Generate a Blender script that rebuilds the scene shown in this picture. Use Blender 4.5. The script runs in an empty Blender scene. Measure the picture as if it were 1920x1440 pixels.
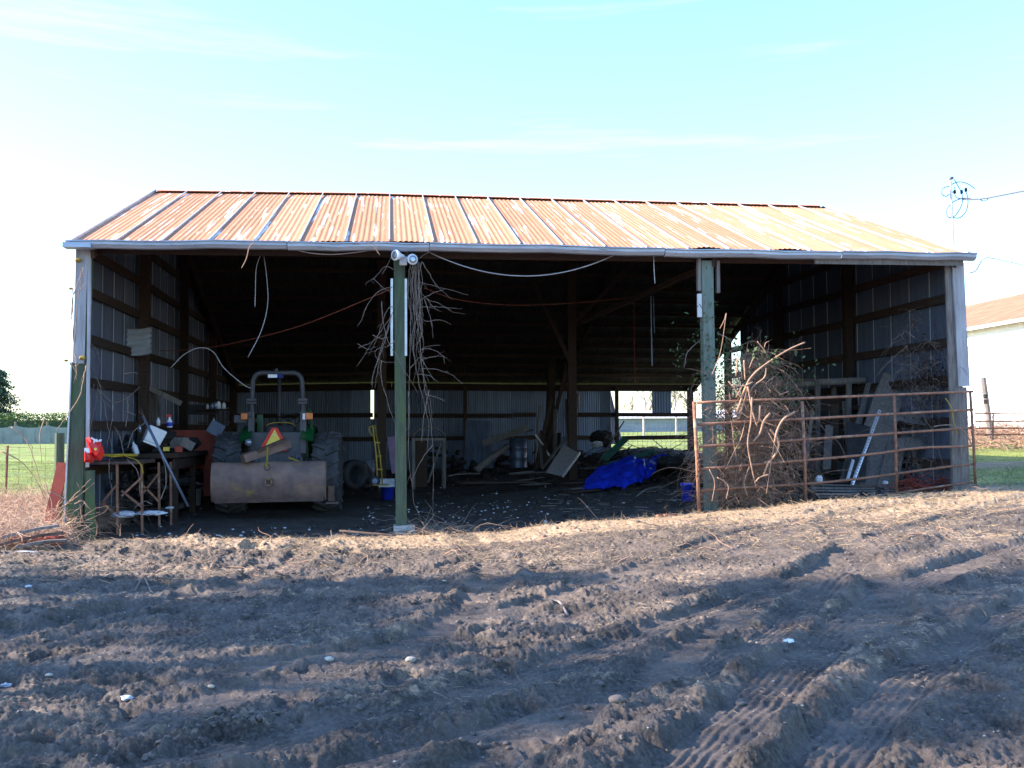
import bpy, math, random
import numpy as np
from mathutils import Vector, Matrix
random.seed(7); rng = np.random.default_rng(11)
S = bpy.context.scene
R = math.radians
PI = math.pi

# ------------------------------------------------------------------ camera
F, YAW, PITCH, ROLL = 1888.85, .1201, .0454, .0053
CX, CY, CZ = 4.4781, -15.0544, 1.6
fwd = Vector((math.sin(YAW)*math.cos(PITCH), math.cos(YAW)*math.cos(PITCH), math.sin(PITCH)))
rgt = Vector((math.cos(YAW), -math.sin(YAW), 0))
upv = rgt.cross(fwd)
r2 = rgt*math.cos(ROLL) - upv*math.sin(ROLL)
u2 = upv*math.cos(ROLL) + rgt*math.sin(ROLL)
cam_d = bpy.data.cameras.new('camera'); cam = bpy.data.objects.new('camera', cam_d); S.collection.objects.link(cam)
m = Matrix((r2, u2, -fwd)).transposed().to_4x4(); m.translation = (CX, CY, CZ)
cam.matrix_world = m
cam_d.sensor_width = 36; cam_d.lens = 36*F/1920; cam_d.clip_start = .1; cam_d.clip_end = 4000
S.camera = cam

# ------------------------------------------------------------------ light
SUN_EL, SUN_A = R(29), R(4.0)          # sun low on the left, a hair behind the shed's front
sun_dir = Vector((-math.cos(SUN_EL)*math.cos(SUN_A), math.cos(SUN_EL)*math.sin(SUN_A), math.sin(SUN_EL)))
W = bpy.data.worlds.new('World'); S.world = W; W.use_nodes = True
nt = W.node_tree; nt.nodes.clear(); L = nt.links.new
out = nt.nodes.new('ShaderNodeOutputWorld'); bg = nt.nodes.new('ShaderNodeBackground')
sky = nt.nodes.new('ShaderNodeTexSky'); sky.sky_type = 'NISHITA'; sky.sun_disc = False
sky.sun_elevation = SUN_EL; sky.sun_rotation = math.atan2(sun_dir.x, sun_dir.y)
sky.altitude = 50; sky.air_density = 1.6; sky.dust_density = .4; sky.ozone_density = 3
tc = nt.nodes.new('ShaderNodeTexCoord'); mp = nt.nodes.new('ShaderNodeMapping'); mp.inputs['Scale'].default_value = (1.2, 1.2, 16)
mp.inputs['Rotation'].default_value = (0, .03, 0)
nz = nt.nodes.new('ShaderNodeTexNoise'); nz.inputs['Scale'].default_value = 2.1; nz.inputs['Detail'].default_value = 8; nz.inputs['Roughness'].default_value = .62
cr = nt.nodes.new('ShaderNodeValToRGB'); cr.color_ramp.elements[0].position = .57; cr.color_ramp.elements[1].position = .85
cr.color_ramp.elements[0].color = (0, 0, 0, 1); cr.color_ramp.elements[1].color = (.16, .16, .16, 1)
mx = nt.nodes.new('ShaderNodeMixRGB'); mx.inputs[2].default_value = (9.5, 10, 10.5, 1)
L(tc.outputs['Generated'], mp.inputs[0]); L(mp.outputs[0], nz.inputs[0]); L(nz.outputs[0], cr.inputs[0])
L(cr.outputs[0], mx.inputs[0]); L(sky.outputs[0], mx.inputs[1]); tn = nt.nodes.new('ShaderNodeMixRGB'); tn.blend_type = 'MULTIPLY'; tn.inputs[0].default_value = 1; tn.inputs[2].default_value = (.68, .86, 1.16, 1); L(mx.outputs[0], tn.inputs[1]); L(tn.outputs[0], bg.inputs[0]); L(bg.outputs[0], out.inputs[0])
bg.inputs[1].default_value = .135
sd = bpy.data.lights.new('sun', 'SUN'); so = bpy.data.objects.new('sun', sd); S.collection.objects.link(so)
sd.energy = 5.0; sd.angle = R(.5); sd.color = (1, .84, .70)
so.rotation_euler = sun_dir.to_track_quat('Z', 'Y').to_euler()
S.view_settings.view_transform = 'Standard'; S.view_settings.look = 'None'
S.view_settings.exposure = 1.9; S.view_settings.gamma = 1; S.view_settings.use_curve_mapping = False
S.cycles.max_bounces = 6; S.cycles.diffuse_bounces = 3; S.cycles.transparent_max_bounces = 8

# ------------------------------------------------------------------ helpers
CAM = Vector((CX, CY, CZ))
def ray(px, py):
    return (fwd + r2*((px-960)/F) + u2*((720-py)/F))
def at(px, py, Y):
    d = ray(px, py); return CAM + d*((Y-CY)/d.y)
def atx(px, py, X):
    d = ray(px, py); return CAM + d*((X-CX)/d.x)

def vn(x, y, seed=0):
    xi = np.floor(x).astype(np.int64); yi = np.floor(y).astype(np.int64)
    fx = x-xi; fy = y-yi; fx = fx*fx*(3-2*fx); fy = fy*fy*(3-2*fy)
    def h(a, b):
        n = (a*374761393 + b*668265263 + seed*974634777) & 0xffffffff
        n = ((n ^ (n >> 13))*1274126177) & 0xffffffff
        n = (n ^ (n >> 16)) & 0xffff
        return n/65535.0
    a = h(xi, yi); b = h(xi+1, yi); c = h(xi, yi+1); d = h(xi+1, yi+1)
    return (a*(1-fx)+b*fx)*(1-fy)+(c*(1-fx)+d*fx)*fy
def fbm(x, y, seed=0, o=4):
    s = 0; a = .5; t = 0
    for i in range(o):
        s = s + a*vn(x*2**i+i*17.3, y*2**i-i*9.1, seed+i); t += a; a *= .5
    return s/t
def sst(a, b, x):
    t = np.clip((x-a)/(b-a), 0, 1); return t*t*(3-2*t)

def G0(x, y):
    """smooth lie of the land"""
    x = np.asarray(x, float); y = np.asarray(y, float)
    rx = np.interp(x, [-200, -3, 4.8, 6, 8, 9, 11, 13.4, 18, 26, 60], [0, 0, 0, .03, .19, .25, .38, .52, .64, .7, .5])
    ry = sst(-10.5, -1.5, y)
    rx = rx*ry*(1-.35*sst(0, 14, y))
    rise = .028*np.clip(y, 0, 33)
    return .08 + rx + rise
def mound(x, y, cx, cy, rx, ry, h):
    return h*np.exp(-(((x-cx)/rx)**2+((y-cy)/ry)**2))
def G1(x, y):
    z = G0(x, y)
    z = z + mound(x, y, 11.2, 11.6, 2.0, 1.8, .42) + mound(x, y, 9.0, 8.0, 1.6, 1.2, .12)
    z = z + mound(x, y, 22, 12.5, 3.5, 2.0, .55)
    # low bank of scraped straw in front of the opening, wheel ruts dip between
    b = .09*np.exp(-((y+1.25+.25*np.sin(x*.9))/.45)**2)*sst(-1, 2, x)*(1-.6*np.exp(-((x-4.4)/1.3)**2))
    return z+b*(1-sst(11, 15, x))
def G(x, y): return float(G1(np.array([x]), np.array([y]))[0])

def lerp_dz(x, y):
    """sag of the old eave (y<2) and ridge"""
    e = np.interp(x, [0, 2, 4.7, 8, 13.4], [-.055, .0, .045, .0, -.005])
    r = np.interp(x, [0, 4, 8, 13.4], [-.01, .03, 0, -.02])
    if y < 0: return e
    return e+(r-e)*min(1, y/4.86)
EY, RY, BY = -.25, 4.86, 14.04
BW = 13.4
def roofz(y):
    if y < RY: return 4.331+(y-EY)*(6.2343-4.331)/(RY-EY)
    return 6.2343-(y-RY)*(6.2343-2.9388)/(BY-RY)

def link(o, parent=None):
    S.collection.objects.link(o)
    if parent is not None: o.parent = parent
    return o
def tag(o, label=None, cat=None, group=None, kind=None):
    if label: o['label'] = label
    if cat: o['category'] = cat
    if group: o['group'] = group
    if kind: o['kind'] = kind
    return o
def thing(name, label, cat, loc=(0, 0, 0), rot=(0, 0, 0), group=None):
    o = bpy.data.objects.new(name, None); o.empty_display_size = .1
    o.location = loc; o.rotation_euler = rot
    link(o); return tag(o, label, cat, group)

class MB:
    def __init__(s): s.v = []; s.f = []; s.mi = []
    def add(s, vs, fs, mi=0):
        n = len(s.v); s.v.extend(vs); s.f.extend([tuple(i+n for i in f) for f in fs]); s.mi.extend([mi]*len(fs)); return s
    def box(s, c, d, rot=None, taper=0, mi=0, jit=0):
        vs = []
        for z in (-.5, .5):
            for x, y in ((-.5, -.5), (.5, -.5), (.5, .5), (-.5, .5)):
                k = 1-(taper if z > 0 else 0)
                v = Vector((x*d[0]*k, y*d[1]*k, z*d[2]))
                if jit: v += Vector((random.uniform(-jit, jit) for _ in range(3)))
                if rot is not None: v = rot @ v
                vs.append(v+Vector(c))
        return s.add(vs, [(0, 3, 2, 1), (4, 5, 6, 7), (0, 1, 5, 4), (1, 2, 6, 5), (2, 3, 7, 6), (3, 0, 4, 7)], mi)
    def beam(s, a, b, w, h, up=(0, 0, 1), mi=0, jit=0, bow=0, n=1):
        a = Vector(a); b = Vector(b); d = (b-a); ln = d.length
        if ln < 1e-6: return s
        d = d/ln; u = Vector(up); x = d.cross(u)
        if x.length < 1e-3: x = d.cross(Vector((1, 0, 0)))
        x.normalize(); z = x.cross(d)
        vs = []; fs = []
        for i in range(n+1):
            t = i/n; p = a+(b-a)*t + z*(bow*math.sin(PI*t))
            for sx, sz in ((-.5, -.5), (.5, -.5), (.5, .5), (-.5, .5)):
                vs.append(p + x*(sx*w+random.uniform(-jit, jit)) + z*(sz*h+random.uniform(-jit, jit)))
        for i in range(n):
            o = i*4
            for k in range(4): fs.append((o+k, o+(k+1) % 4, o+4+(k+1) % 4, o+4+k))
        fs.append((3, 2, 1, 0)); e = n*4; fs.append((e, e+1, e+2, e+3))
        return s.add(vs, fs, mi)
    def tube(s, pts, r, n=6, mi=0, cap=True):
        pts = [Vector(p) for p in pts]; m_ = len(pts)
        if m_ < 2: return s
        rr = r if isinstance(r, (list, tuple)) else [r]*m_
        vs = []; fs = []; prev = None
        for i, p in enumerate(pts):
            d = (pts[min(i+1, m_-1)]-pts[max(i-1, 0)])
            if d.length < 1e-9: d = Vector((0, 0, 1))
            d.normalize()
            if prev is None:
                x = d.cross(Vector((0, 0, 1)))
                if x.length < .05: x = d.cross(Vector((1, 0, 0)))
            else: x = prev - d*prev.dot(d)
            if x.length < 1e-6: x = d.orthogonal()
            x.normalize(); prev = x; y = d.cross(x)
            for k in range(n):
                a = 2*PI*k/n; vs.append(p+(x*math.cos(a)+y*math.sin(a))*rr[i])
        for i in range(m_-1):
            for k in range(n):
                fs.append((i*n+k, i*n+(k+1) % n, (i+1)*n+(k+1) % n, (i+1)*n+k))
        if cap and n > 2:
            fs.append(tuple(range(n-1, -1, -1))); fs.append(tuple((m_-1)*n+k for k in range(n)))
        return s.add(vs, fs, mi)
    def lathe(s, prof, c=(0, 0, 0), axis='z', n=24, mi=0, rot=None):
        vs = []; fs = []
        for (r, h) in prof:
            for k in range(n):
                a = 2*PI*k/n; x, y = r*math.cos(a), r*math.sin(a)
                v = {'z': Vector((x, y, h)), 'x': Vector((h, x, y)), 'y': Vector((x, h, y))}[axis]
                if rot is not None: v = rot @ v
                vs.append(v+Vector(c))
        m_ = len(prof)
        for i in range(m_-1):
            for k in range(n):
                fs.append((i*n+k, i*n+(k+1) % n, (i+1)*n+(k+1) % n, (i+1)*n+k))
        if prof[0][0] > 1e-5: fs.append(tuple(range(n-1, -1, -1)))
        if prof[-1][0] > 1e-5: fs.append(tuple((m_-1)*n+k for k in range(n)))
        return s.add(vs, fs, mi)
    def prism(s, poly, c, ux, uy, uz, t, mi=0):
        """poly in (ux,uy) plane, thickness t along uz"""
        ux, uy, uz, c = Vector(ux), Vector(uy), Vector(uz), Vector(c); n = len(poly)
        vs = [c+ux*a+uy*b-uz*t/2 for a, b in poly]+[c+ux*a+uy*b+uz*t/2 for a, b in poly]
        fs = [tuple(range(n-1, -1, -1)), tuple(range(n, 2*n))]+[(i, (i+1) % n, n+(i+1) % n, n+i) for i in range(n)]
        return s.add(vs, fs, mi)
    def blob(s, c, r, seed=0, amp=.25, sub=1, mi=0):
        t = (1+5**.5)/2
        vs = [Vector(v).normalized() for v in ((-1, t, 0), (1, t, 0), (-1, -t, 0), (1, -t, 0), (0, -1, t), (0, 1, t), (0, -1, -t), (0, 1, -t), (t, 0, -1), (t, 0, 1), (-t, 0, -1), (-t, 0, 1))]
        fs = [(0, 11, 5), (0, 5, 1), (0, 1, 7), (0, 7, 10), (0, 10, 11), (1, 5, 9), (5, 11, 4), (11, 10, 2), (10, 7, 6), (7, 1, 8), (3, 9, 4), (3, 4, 2), (3, 2, 6), (3, 6, 8), (3, 8, 9), (4, 9, 5), (2, 4, 11), (6, 2, 10), (8, 6, 7), (9, 8, 1)]
        for _ in range(sub):
            nf = []; cache = {}
            def md(a, b):
                k = (min(a, b), max(a, b))
                if k not in cache: cache[k] = len(vs); vs.append(((vs[a]+vs[b])/2).normalized())
                return cache[k]
            for a, b, c_ in fs:
                x, y, z = md(a, b), md(b, c_), md(c_, a); nf += [(a, x, z), (b, y, x), (c_, z, y), (x, y, z)]
            fs = nf
        rd = random.Random(seed)
        rx = Vector(r) if not isinstance(r, (int, float)) else Vector((r, r, r))
        o = [Vector((v.x*rx.x, v.y*rx.y, v.z*rx.z))*(1+rd.uniform(-amp, amp))+Vector(c) for v in vs]
        return s.add(o, fs, mi)
    def build(s, name, mat, parent=None, smooth=False, bevel=0, label=None):
        me = bpy.data.meshes.new(name)
        me.from_pydata([tuple(v) for v in s.v], [], s.f)
        for q in (mat if isinstance(mat, (list, tuple)) else [mat]): me.materials.append(q)
        if any(s.mi): me.polygons.foreach_set('material_index', s.mi)
        if smooth: me.polygons.foreach_set('use_smooth', [True]*len(me.polygons))
        me.update()
        o = bpy.data.objects.new(name, me); link(o, parent)
        if bevel:
            b = o.modifiers.new('b', 'BEVEL'); b.width = bevel; b.segments = 2; b.limit_method = 'ANGLE'
        if label: o['label'] = label
        return o
def np_mesh(name, V, Fc, mat, smooth=False):
    me = bpy.data.meshes.new(name); V = np.asarray(V, np.float32); Fc = np.asarray(Fc, np.int32); k = Fc.shape[1]
    me.vertices.add(len(V)); me.vertices.foreach_set('co', V.ravel())
    me.loops.add(Fc.size); me.loops.foreach_set('vertex_index', Fc.ravel())
    me.polygons.add(len(Fc)); me.polygons.foreach_set('loop_start', np.arange(0, Fc.size, k, dtype=np.int32))
    try: me.polygons.foreach_set('loop_total', np.full(len(Fc), k, np.int32))
    except Exception: pass
    if smooth: me.polygons.foreach_set('use_smooth', np.ones(len(Fc), bool))
    me.materials.append(mat); me.update(calc_edges=True); me.validate()
    o = bpy.data.objects.new(name, me); link(o); return o

def sag(a, b, dip, n=16, jit=0):
    a = Vector(a); b = Vector(b)
    return [a.lerp(b, i/n)-Vector((0, 0, dip*4*(i/n)*(1-i/n)))+Vector([random.uniform(-jit, jit) for _ in range(3)]) for i in range(n+1)]
def spl(pts, n=6):
    """catmull-rom through points"""
    P = [Vector(p) for p in pts]; P = [P[0]*2-P[1]]+P+[P[-1]*2-P[-2]]; o = []
    for i in range(1, len(P)-2):
        for k in range(n):
            t = k/n
            o.append(.5*((2*P[i])+(P[i+1]-P[i-1])*t+(2*P[i-1]-5*P[i]+4*P[i+1]-P[i+2])*t*t+(3*P[i]-P[i-1]-3*P[i+1]+P[i+2])*t**3))
    o.append(P[-2]); return o

# ------------------------------------------------------------------ materials
def mat(name, c1, c2=None, scale=6, rough=.8, metal=0, stretch=(1, 1, 1), lo=.35, hi=.65, bump=.3, bscale=None, spec=.3, c3=None, s3=2, t3=(.55, .62), obj_rand=.12, st3=(1, 1, 1), detail=6, coord='Object', wave=None):
    M = bpy.data.materials.new(name); M.use_nodes = True; n = M.node_tree; N = n.nodes; K = n.links.new
    b = N['Principled BSDF']; b.inputs['Roughness'].default_value = rough; b.inputs['Metallic'].default_value = metal
    b.inputs['Specular IOR Level'].default_value = spec
    c2 = c2 or tuple(x*.7 for x in c1)
    tc = N.new('ShaderNodeTexCoord'); src = tc.outputs[coord]
    oi = N.new('ShaderNodeObjectInfo')
    va = N.new('ShaderNodeVectorMath'); va.operation = 'ADD'
    mul = N.new('ShaderNodeMath'); mul.operation = 'MULTIPLY'; mul.inputs[1].default_value = 37.
    K(oi.outputs['Random'], mul.inputs[0]); K(src, va.inputs[0]); K(mul.outputs[0], va.inputs[1]); src = va.outputs[0]
    def noise(sc, st, det=detail):
        mp = N.new('ShaderNodeMapping'); mp.inputs['Scale'].default_value = st
        q = N.new('ShaderNodeTexNoise'); q.inputs['Scale'].default_value = sc; q.inputs['Detail'].default_value = det; q.inputs['Roughness'].default_value = .62
        K(src, mp.inputs[0]); K(mp.outputs[0], q.inputs[0]); return q.outputs[0]
    a = noise(scale, stretch)
    r = N.new('ShaderNodeValToRGB'); r.color_ramp.elements[0].position = lo; r.color_ramp.elements[1].position = hi
    r.color_ramp.elements[0].color = (*c2, 1); r.color_ramp.elements[1].color = (*c1, 1)
    K(a, r.inputs[0]); col = r.outputs[0]
    if c3:
        d = noise(s3, st3); r3 = N.new('ShaderNodeValToRGB'); r3.color_ramp.elements[0].position = t3[0]; r3.color_ramp.elements[1].position = t3[1]
        r3.color_ramp.elements[0].color = (0, 0, 0, 1); r3.color_ramp.elements[1].color = (1, 1, 1, 1)
        K(d, r3.inputs[0]); x = N.new('ShaderNodeMixRGB'); K(r3.outputs[0], x.inputs[0]); K(col, x.inputs[1]); x.inputs[2].default_value = (*c3, 1); col = x.outputs[0]
    if obj_rand:
        h = N.new('ShaderNodeHueSaturation'); mr = N.new('ShaderNodeMapRange'); mr.inputs[3].default_value = 1-obj_rand*1.5; mr.inputs[4].default_value = 1+obj_rand*1.5
        K(oi.outputs['Random'], mr.inputs[0]); K(mr.outputs[0], h.inputs['Value']); K(col, h.inputs['Color']); col = h.outputs[0]
    K(col, b.inputs['Base Color'])
    if bump:
        bp = N.new('ShaderNodeBump'); bp.inputs['Strength'].default_value = bump; bp.inputs['Distance'].default_value = .01
        K(noise(bscale or scale*4, stretch), bp.inputs['Height']); K(bp.outputs[0], b.inputs['Normal'])
    return M

M = {}
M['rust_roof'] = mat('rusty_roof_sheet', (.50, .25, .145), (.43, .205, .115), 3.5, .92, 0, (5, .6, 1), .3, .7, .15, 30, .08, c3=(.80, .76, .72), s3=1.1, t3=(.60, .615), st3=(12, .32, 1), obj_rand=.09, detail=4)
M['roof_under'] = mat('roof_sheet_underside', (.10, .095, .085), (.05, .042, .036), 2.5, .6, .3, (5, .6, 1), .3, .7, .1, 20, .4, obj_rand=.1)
M['roof_trim'] = mat('roof_batten_metal', (.72, .72, .72), (.55, .55, .56), 5, .4, .55, spec=.5, bump=.05, obj_rand=.05)
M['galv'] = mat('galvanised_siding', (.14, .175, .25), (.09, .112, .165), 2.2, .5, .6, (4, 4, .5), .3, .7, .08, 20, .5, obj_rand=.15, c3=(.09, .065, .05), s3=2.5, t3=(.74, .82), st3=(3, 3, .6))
M['galv_light'] = mat('bright_galvanised', (.66, .68, .7), (.5, .52, .54), 5, .42, .5, bump=.08)
M['gutter'] = mat('weathered_gutter', (.44, .50, .60), (.30, .35, .44), 4, .42, .35, (.5, 3, 3), bump=.1, c3=(.16, .13, .11), s3=7, t3=(.62, .70), st3=(.6, 3, 5), obj_rand=.05)
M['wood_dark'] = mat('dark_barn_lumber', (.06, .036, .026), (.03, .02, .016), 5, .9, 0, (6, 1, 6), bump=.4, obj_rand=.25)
M['wood_grey'] = mat('weathered_grey_wood', (.20, .18, .17), (.11, .095, .085), 6, .9, 0, (5, 5, .7), bump=.5, obj_rand=.2)
M['wood_paint'] = mat('pale_painted_board', (.42, .42, .44), (.27, .25, .26), 3, .8, 0, (4, 4, .5), bump=.4, c3=(.13, .11, .11), s3=4, t3=(.6, .7), st3=(3, 3, .4))
M['post_green'] = mat('mossy_treated_post', (.085, .11, .07), (.055, .07, .05), 4, .9, 0, (6, 6, .7), bump=.5, c3=(.075, .11, .045), s3=2.2, t3=(.5, .66), st3=(2, 2, .5), obj_rand=.05)
M['post_blue'] = mat('blue_green_treated_post', (.17, .22, .19), (.12, .155, .135), 4, .85, 0, (6, 6, .5), bump=.4, obj_rand=.05)
M['rust'] = mat('rusty_pipe', (.30, .155, .10), (.17, .085, .06), 12, .85, .1, bump=.4, c3=(.36, .28, .2), s3=6, t3=(.58, .7))
M['rust_dark'] = mat('dark_rusty_iron', (.14, .085, .065), (.07, .05, .045), 8, .8, .2, bump=.4)
M['blade'] = mat('rusty_blade_steel', (.23, .15, .12), (.12, .085, .08), 3, .62, .25, (1, 1, 1), bump=.3, bscale=18, c3=(.27, .18, .06), s3=2.3, t3=(.54, .68), st3=(1, 1, 1.6), obj_rand=0)
M['rubber'] = mat('dusty_tractor_rubber', (.085, .085, .09), (.035, .036, .04), 5, .9, bump=.3)
M['black'] = mat('black_plastic', (.03, .03, .033), (.02, .02, .022), 8, .6, bump=.1)
M['rops'] = mat('charcoal_painted_steel', (.085, .085, .095), (.06, .06, .07), 6, .55, bump=.05, spec=.4)
M['green'] = mat('tractor_green_paint', (.008, .085, .024), (.006, .06, .018), 4, .4, bump=.05, spec=.5, c3=(.12, .10, .07), s3=3, t3=(.6, .8))
M['yellow'] = mat('worn_yellow_paint', (.36, .26, .035), (.24, .17, .03), 6, .6, bump=.1)
M['smv_y'] = mat('emblem_yellow', (.85, .62, .10), (.78, .55, .1), 8, .5, bump=0, obj_rand=0)
M['smv_r'] = mat('emblem_red', (.75, .05, .04), (.65, .04, .03), 8, .5, bump=0, obj_rand=0)
M['amber'] = mat('amber_lens', (.65, .16, .02), (.5, .12, .015), 8, .35, bump=0, spec=.6)
M['white'] = mat('white_plastic', (.75, .76, .78), (.6, .62, .65), 5, .5, bump=.05, spec=.5)
M['glass'] = mat('lamp_glass', (.34, .38, .44), (.22, .25, .3), 5, .15, .5, bump=0, spec=.8)
M['red'] = mat('red_bag_plastic', (.62, .025, .02), (.45, .015, .015), 5, .35, bump=.3, spec=.5)
M['red_paint'] = mat('faded_red_paint', (.32, .06, .035), (.2, .04, .03), 5, .7, bump=.2)
M['blue'] = mat('blue_plastic', (.02, .05, .62), (.015, .035, .45), 5, .45, bump=.1, spec=.5)
M['tarp'] = mat('blue_tarp', (.012, .04, .56), (.008, .02, .32), 5, .42, bump=.6, bscale=26, spec=.5)
M['bramble'] = mat('dry_bramble_cane', (.40, .25, .17), (.24, .15, .11), 9, .85, bump=.3, obj_rand=.1)
M['cane_pale'] = mat('pale_dead_vine', (.24, .19, .155), (.13, .10, .085), 9, .85, bump=.3, obj_rand=.1)
M['straw'] = mat('dry_straw', (.56, .42, .26), (.36, .26, .16), 40, .9, bump=0, coord='Generated')
M['deadgrass'] = mat('dead_grass_stalks', (.60, .44, .32), (.36, .22, .16), 30, .9, bump=0, coord='Generated')
M['grass'] = mat('short_green_grass', (.16, .22, .035), (.09, .14, .02), 30, .9, bump=0, coord='Generated')
M['leaf'] = mat('bramble_leaves', (.10, .15, .06), (.05, .085, .04), 12, .7, bump=0)
M['hedge'] = mat('clipped_hedge_leaves', (.13, .20, .055), (.06, .11, .03), 5, .8, bump=0)
M['conifer'] = mat('conifer_needles', (.06, .10, .06), (.03, .055, .04), 5, .85, bump=0)
M['bark'] = mat('bare_tree_bark', (.22, .18, .15), (.14, .11, .09), 5, .9, bump=0)
M['stone'] = mat('pale_stone', (.42, .38, .31), (.28, .25, .21), 8, .85, bump=.3)
M['chip'] = mat('pale_chips', (.5, .48, .46), (.25, .23, .22), 60, .8, bump=0, coord='Generated')
M['clod'] = mat('mud_clods', (.15, .125, .11), (.085, .07, .062), 8, .95, bump=.5)
M['cable'] = mat('grey_cable', (.45, .45, .47), (.35, .35, .37), 8, .6, bump=0)
M['cable_dark'] = mat('dark_power_cable', (.12, .12, .15), (.1, .1, .12), 8, .6, bump=0)
M['cord_red'] = mat('red_brown_rope', (.26, .07, .035), (.18, .05, .03), 8, .8, bump=0)
M['concrete'] = mat('pale_concrete', (.45, .43, .39), (.32, .30, .27), 6, .9, bump=.3)
M['bwall'] = mat('white_building_siding', (.82, .82, .82), (.76, .76, .77), 4, .7, bump=.05, obj_rand=0)
M['net'] = mat('grey_shade_netting', (.26, .30, .30), (.18, .22, .23), 2, .8, bump=0)
M['rust_strip'] = mat('far_rusty_roof_sheet', (.34, .165, .10), (.27, .125, .075), 3, .6, 0, (1, .2, 1), bump=.1, obj_rand=.04)
M['paper'] = mat('crumpled_litter', (.60, .62, .66), (.32, .34, .38), 9, .6, bump=.4)
M['purple'] = mat('dusty_mauve_board', (.22, .14, .20), (.16, .10, .15), 5, .8, bump=.1)
M['greenboard'] = mat('green_painted_board', (.05, .21, .15), (.04, .14, .10), 5, .7, bump=.2)
M['char'] = mat('dark_rubbish', (.035, .032, .032), (.018, .017, .018), 8, .7, bump=.5)
M['orange_rope'] = mat('yellow_rope', (.55, .38, .04), (.4, .27, .03), 8, .8, bump=.2)
M['aluminium'] = mat('bright_slotted_angle', (.80, .82, .88), (.66, .68, .74), 8, .35, .4, bump=0)

# ground
def ground_mat():
    Mx = bpy.data.materials.new('farmyard_ground'); Mx.use_nodes = True; n = Mx.node_tree; N = n.nodes; K = n.links.new
    b = N['Principled BSDF']; tc = N.new('ShaderNodeTexCoord'); at_ = N.new('ShaderNodeAttribute'); at_.attribute_name = 'zone'
    sep = N.new('ShaderNodeSeparateColor'); K(at_.outputs['Color'], sep.inputs[0])
    def noise(sc, det=8, ro=.65):
        q = N.new('ShaderNodeTexNoise'); q.inputs['Scale'].default_value = sc; q.inputs['Detail'].default_value = det; q.inputs['Roughness'].default_value = ro
        K(tc.outputs['Object'], q.inputs[0]); return q.outputs[0]
    def ramp(src, a, b_, ca, cb):
        r = N.new('ShaderNodeValToRGB'); r.color_ramp.elements[0].position = a; r.color_ramp.elements[1].position = b_
        r.color_ramp.elements[0].color = (*ca, 1); r.color_ramp.elements[1].color = (*cb, 1); K(src, r.inputs[0]); return r.outputs[0]
    def mix(f, a, b_):
        x = N.new('ShaderNodeMixRGB'); K(f, x.inputs[0])
        if isinstance(a, tuple): x.inputs[1].default_value = (*a, 1)
        else: K(a, x.inputs[1])
        if isinstance(b_, tuple): x.inputs[2].default_value = (*b_, 1)
        else: K(b_, x.inputs[2])
        return x.outputs[0]
    mud = ramp(noise(2.3), .35, .68, (.034, .028, .024), (.17, .134, .108))
    fine = ramp(noise(38, 6), .45, .72, (0, 0, 0), (.6, .6, .6))
    mud = mix(fine, mud, (.24, .195, .162))
    straw = ramp(noise(22, 8, .75), .35, .66, (.17, .12, .08), (.56, .42, .285))
    grass = ramp(noise(1.1, 10, .75), .35, .62, (.10, .135, .025), (.25, .30, .06))
    sn = N.new('ShaderNodeMath'); sn.operation = 'ADD'; K(sep.outputs[0], sn.inputs[0])
    nn = N.new('ShaderNodeMath'); nn.operation = 'MULTIPLY_ADD'; K(noise(7, 8, .75), nn.inputs[0]); nn.inputs[1].default_value = 1.6; nn.inputs[2].default_value = -.8
    K(nn.outputs[0], sn.inputs[1]); sf = ramp(sn.outputs[0], .35, .6, (0, 0, 0), (1, 1, 1))
    col = mix(sf, mud, straw); col = mix(sep.outputs[1], col, grass)
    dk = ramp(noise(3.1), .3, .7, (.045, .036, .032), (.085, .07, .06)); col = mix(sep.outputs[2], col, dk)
    K(col, b.inputs['Base Color'])
    ro = N.new('ShaderNodeMapRange'); K(noise(1.4, 4), ro.inputs[0]); ro.inputs[1].default_value = .35; ro.inputs[2].default_value = .65; ro.inputs[3].default_value = .62; ro.inputs[4].default_value = .95
    K(ro.outputs[0], b.inputs['Roughness']); b.inputs['Specular IOR Level'].default_value = .35
    bp = N.new('ShaderNodeBump'); bp.inputs['Strength'].default_value = .9; bp.inputs['Distance'].default_value = .022
    bs = N.new('ShaderNodeMath'); bs.operation = 'ADD'; K(noise(26, 10, .8), bs.inputs[0]); K(noise(90, 4, .7), bs.inputs[1])
    K(bs.outputs[0], bp.inputs['Height']); K(bp.outputs[0], b.inputs['Normal'])
    return Mx

# ------------------------------------------------------------------ ground sheet
def pz(px, py, z=.12):
    d = ray(px, py); p = CAM+d*((z-CZ)/d.z); return (p.x, p.y)
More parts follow.
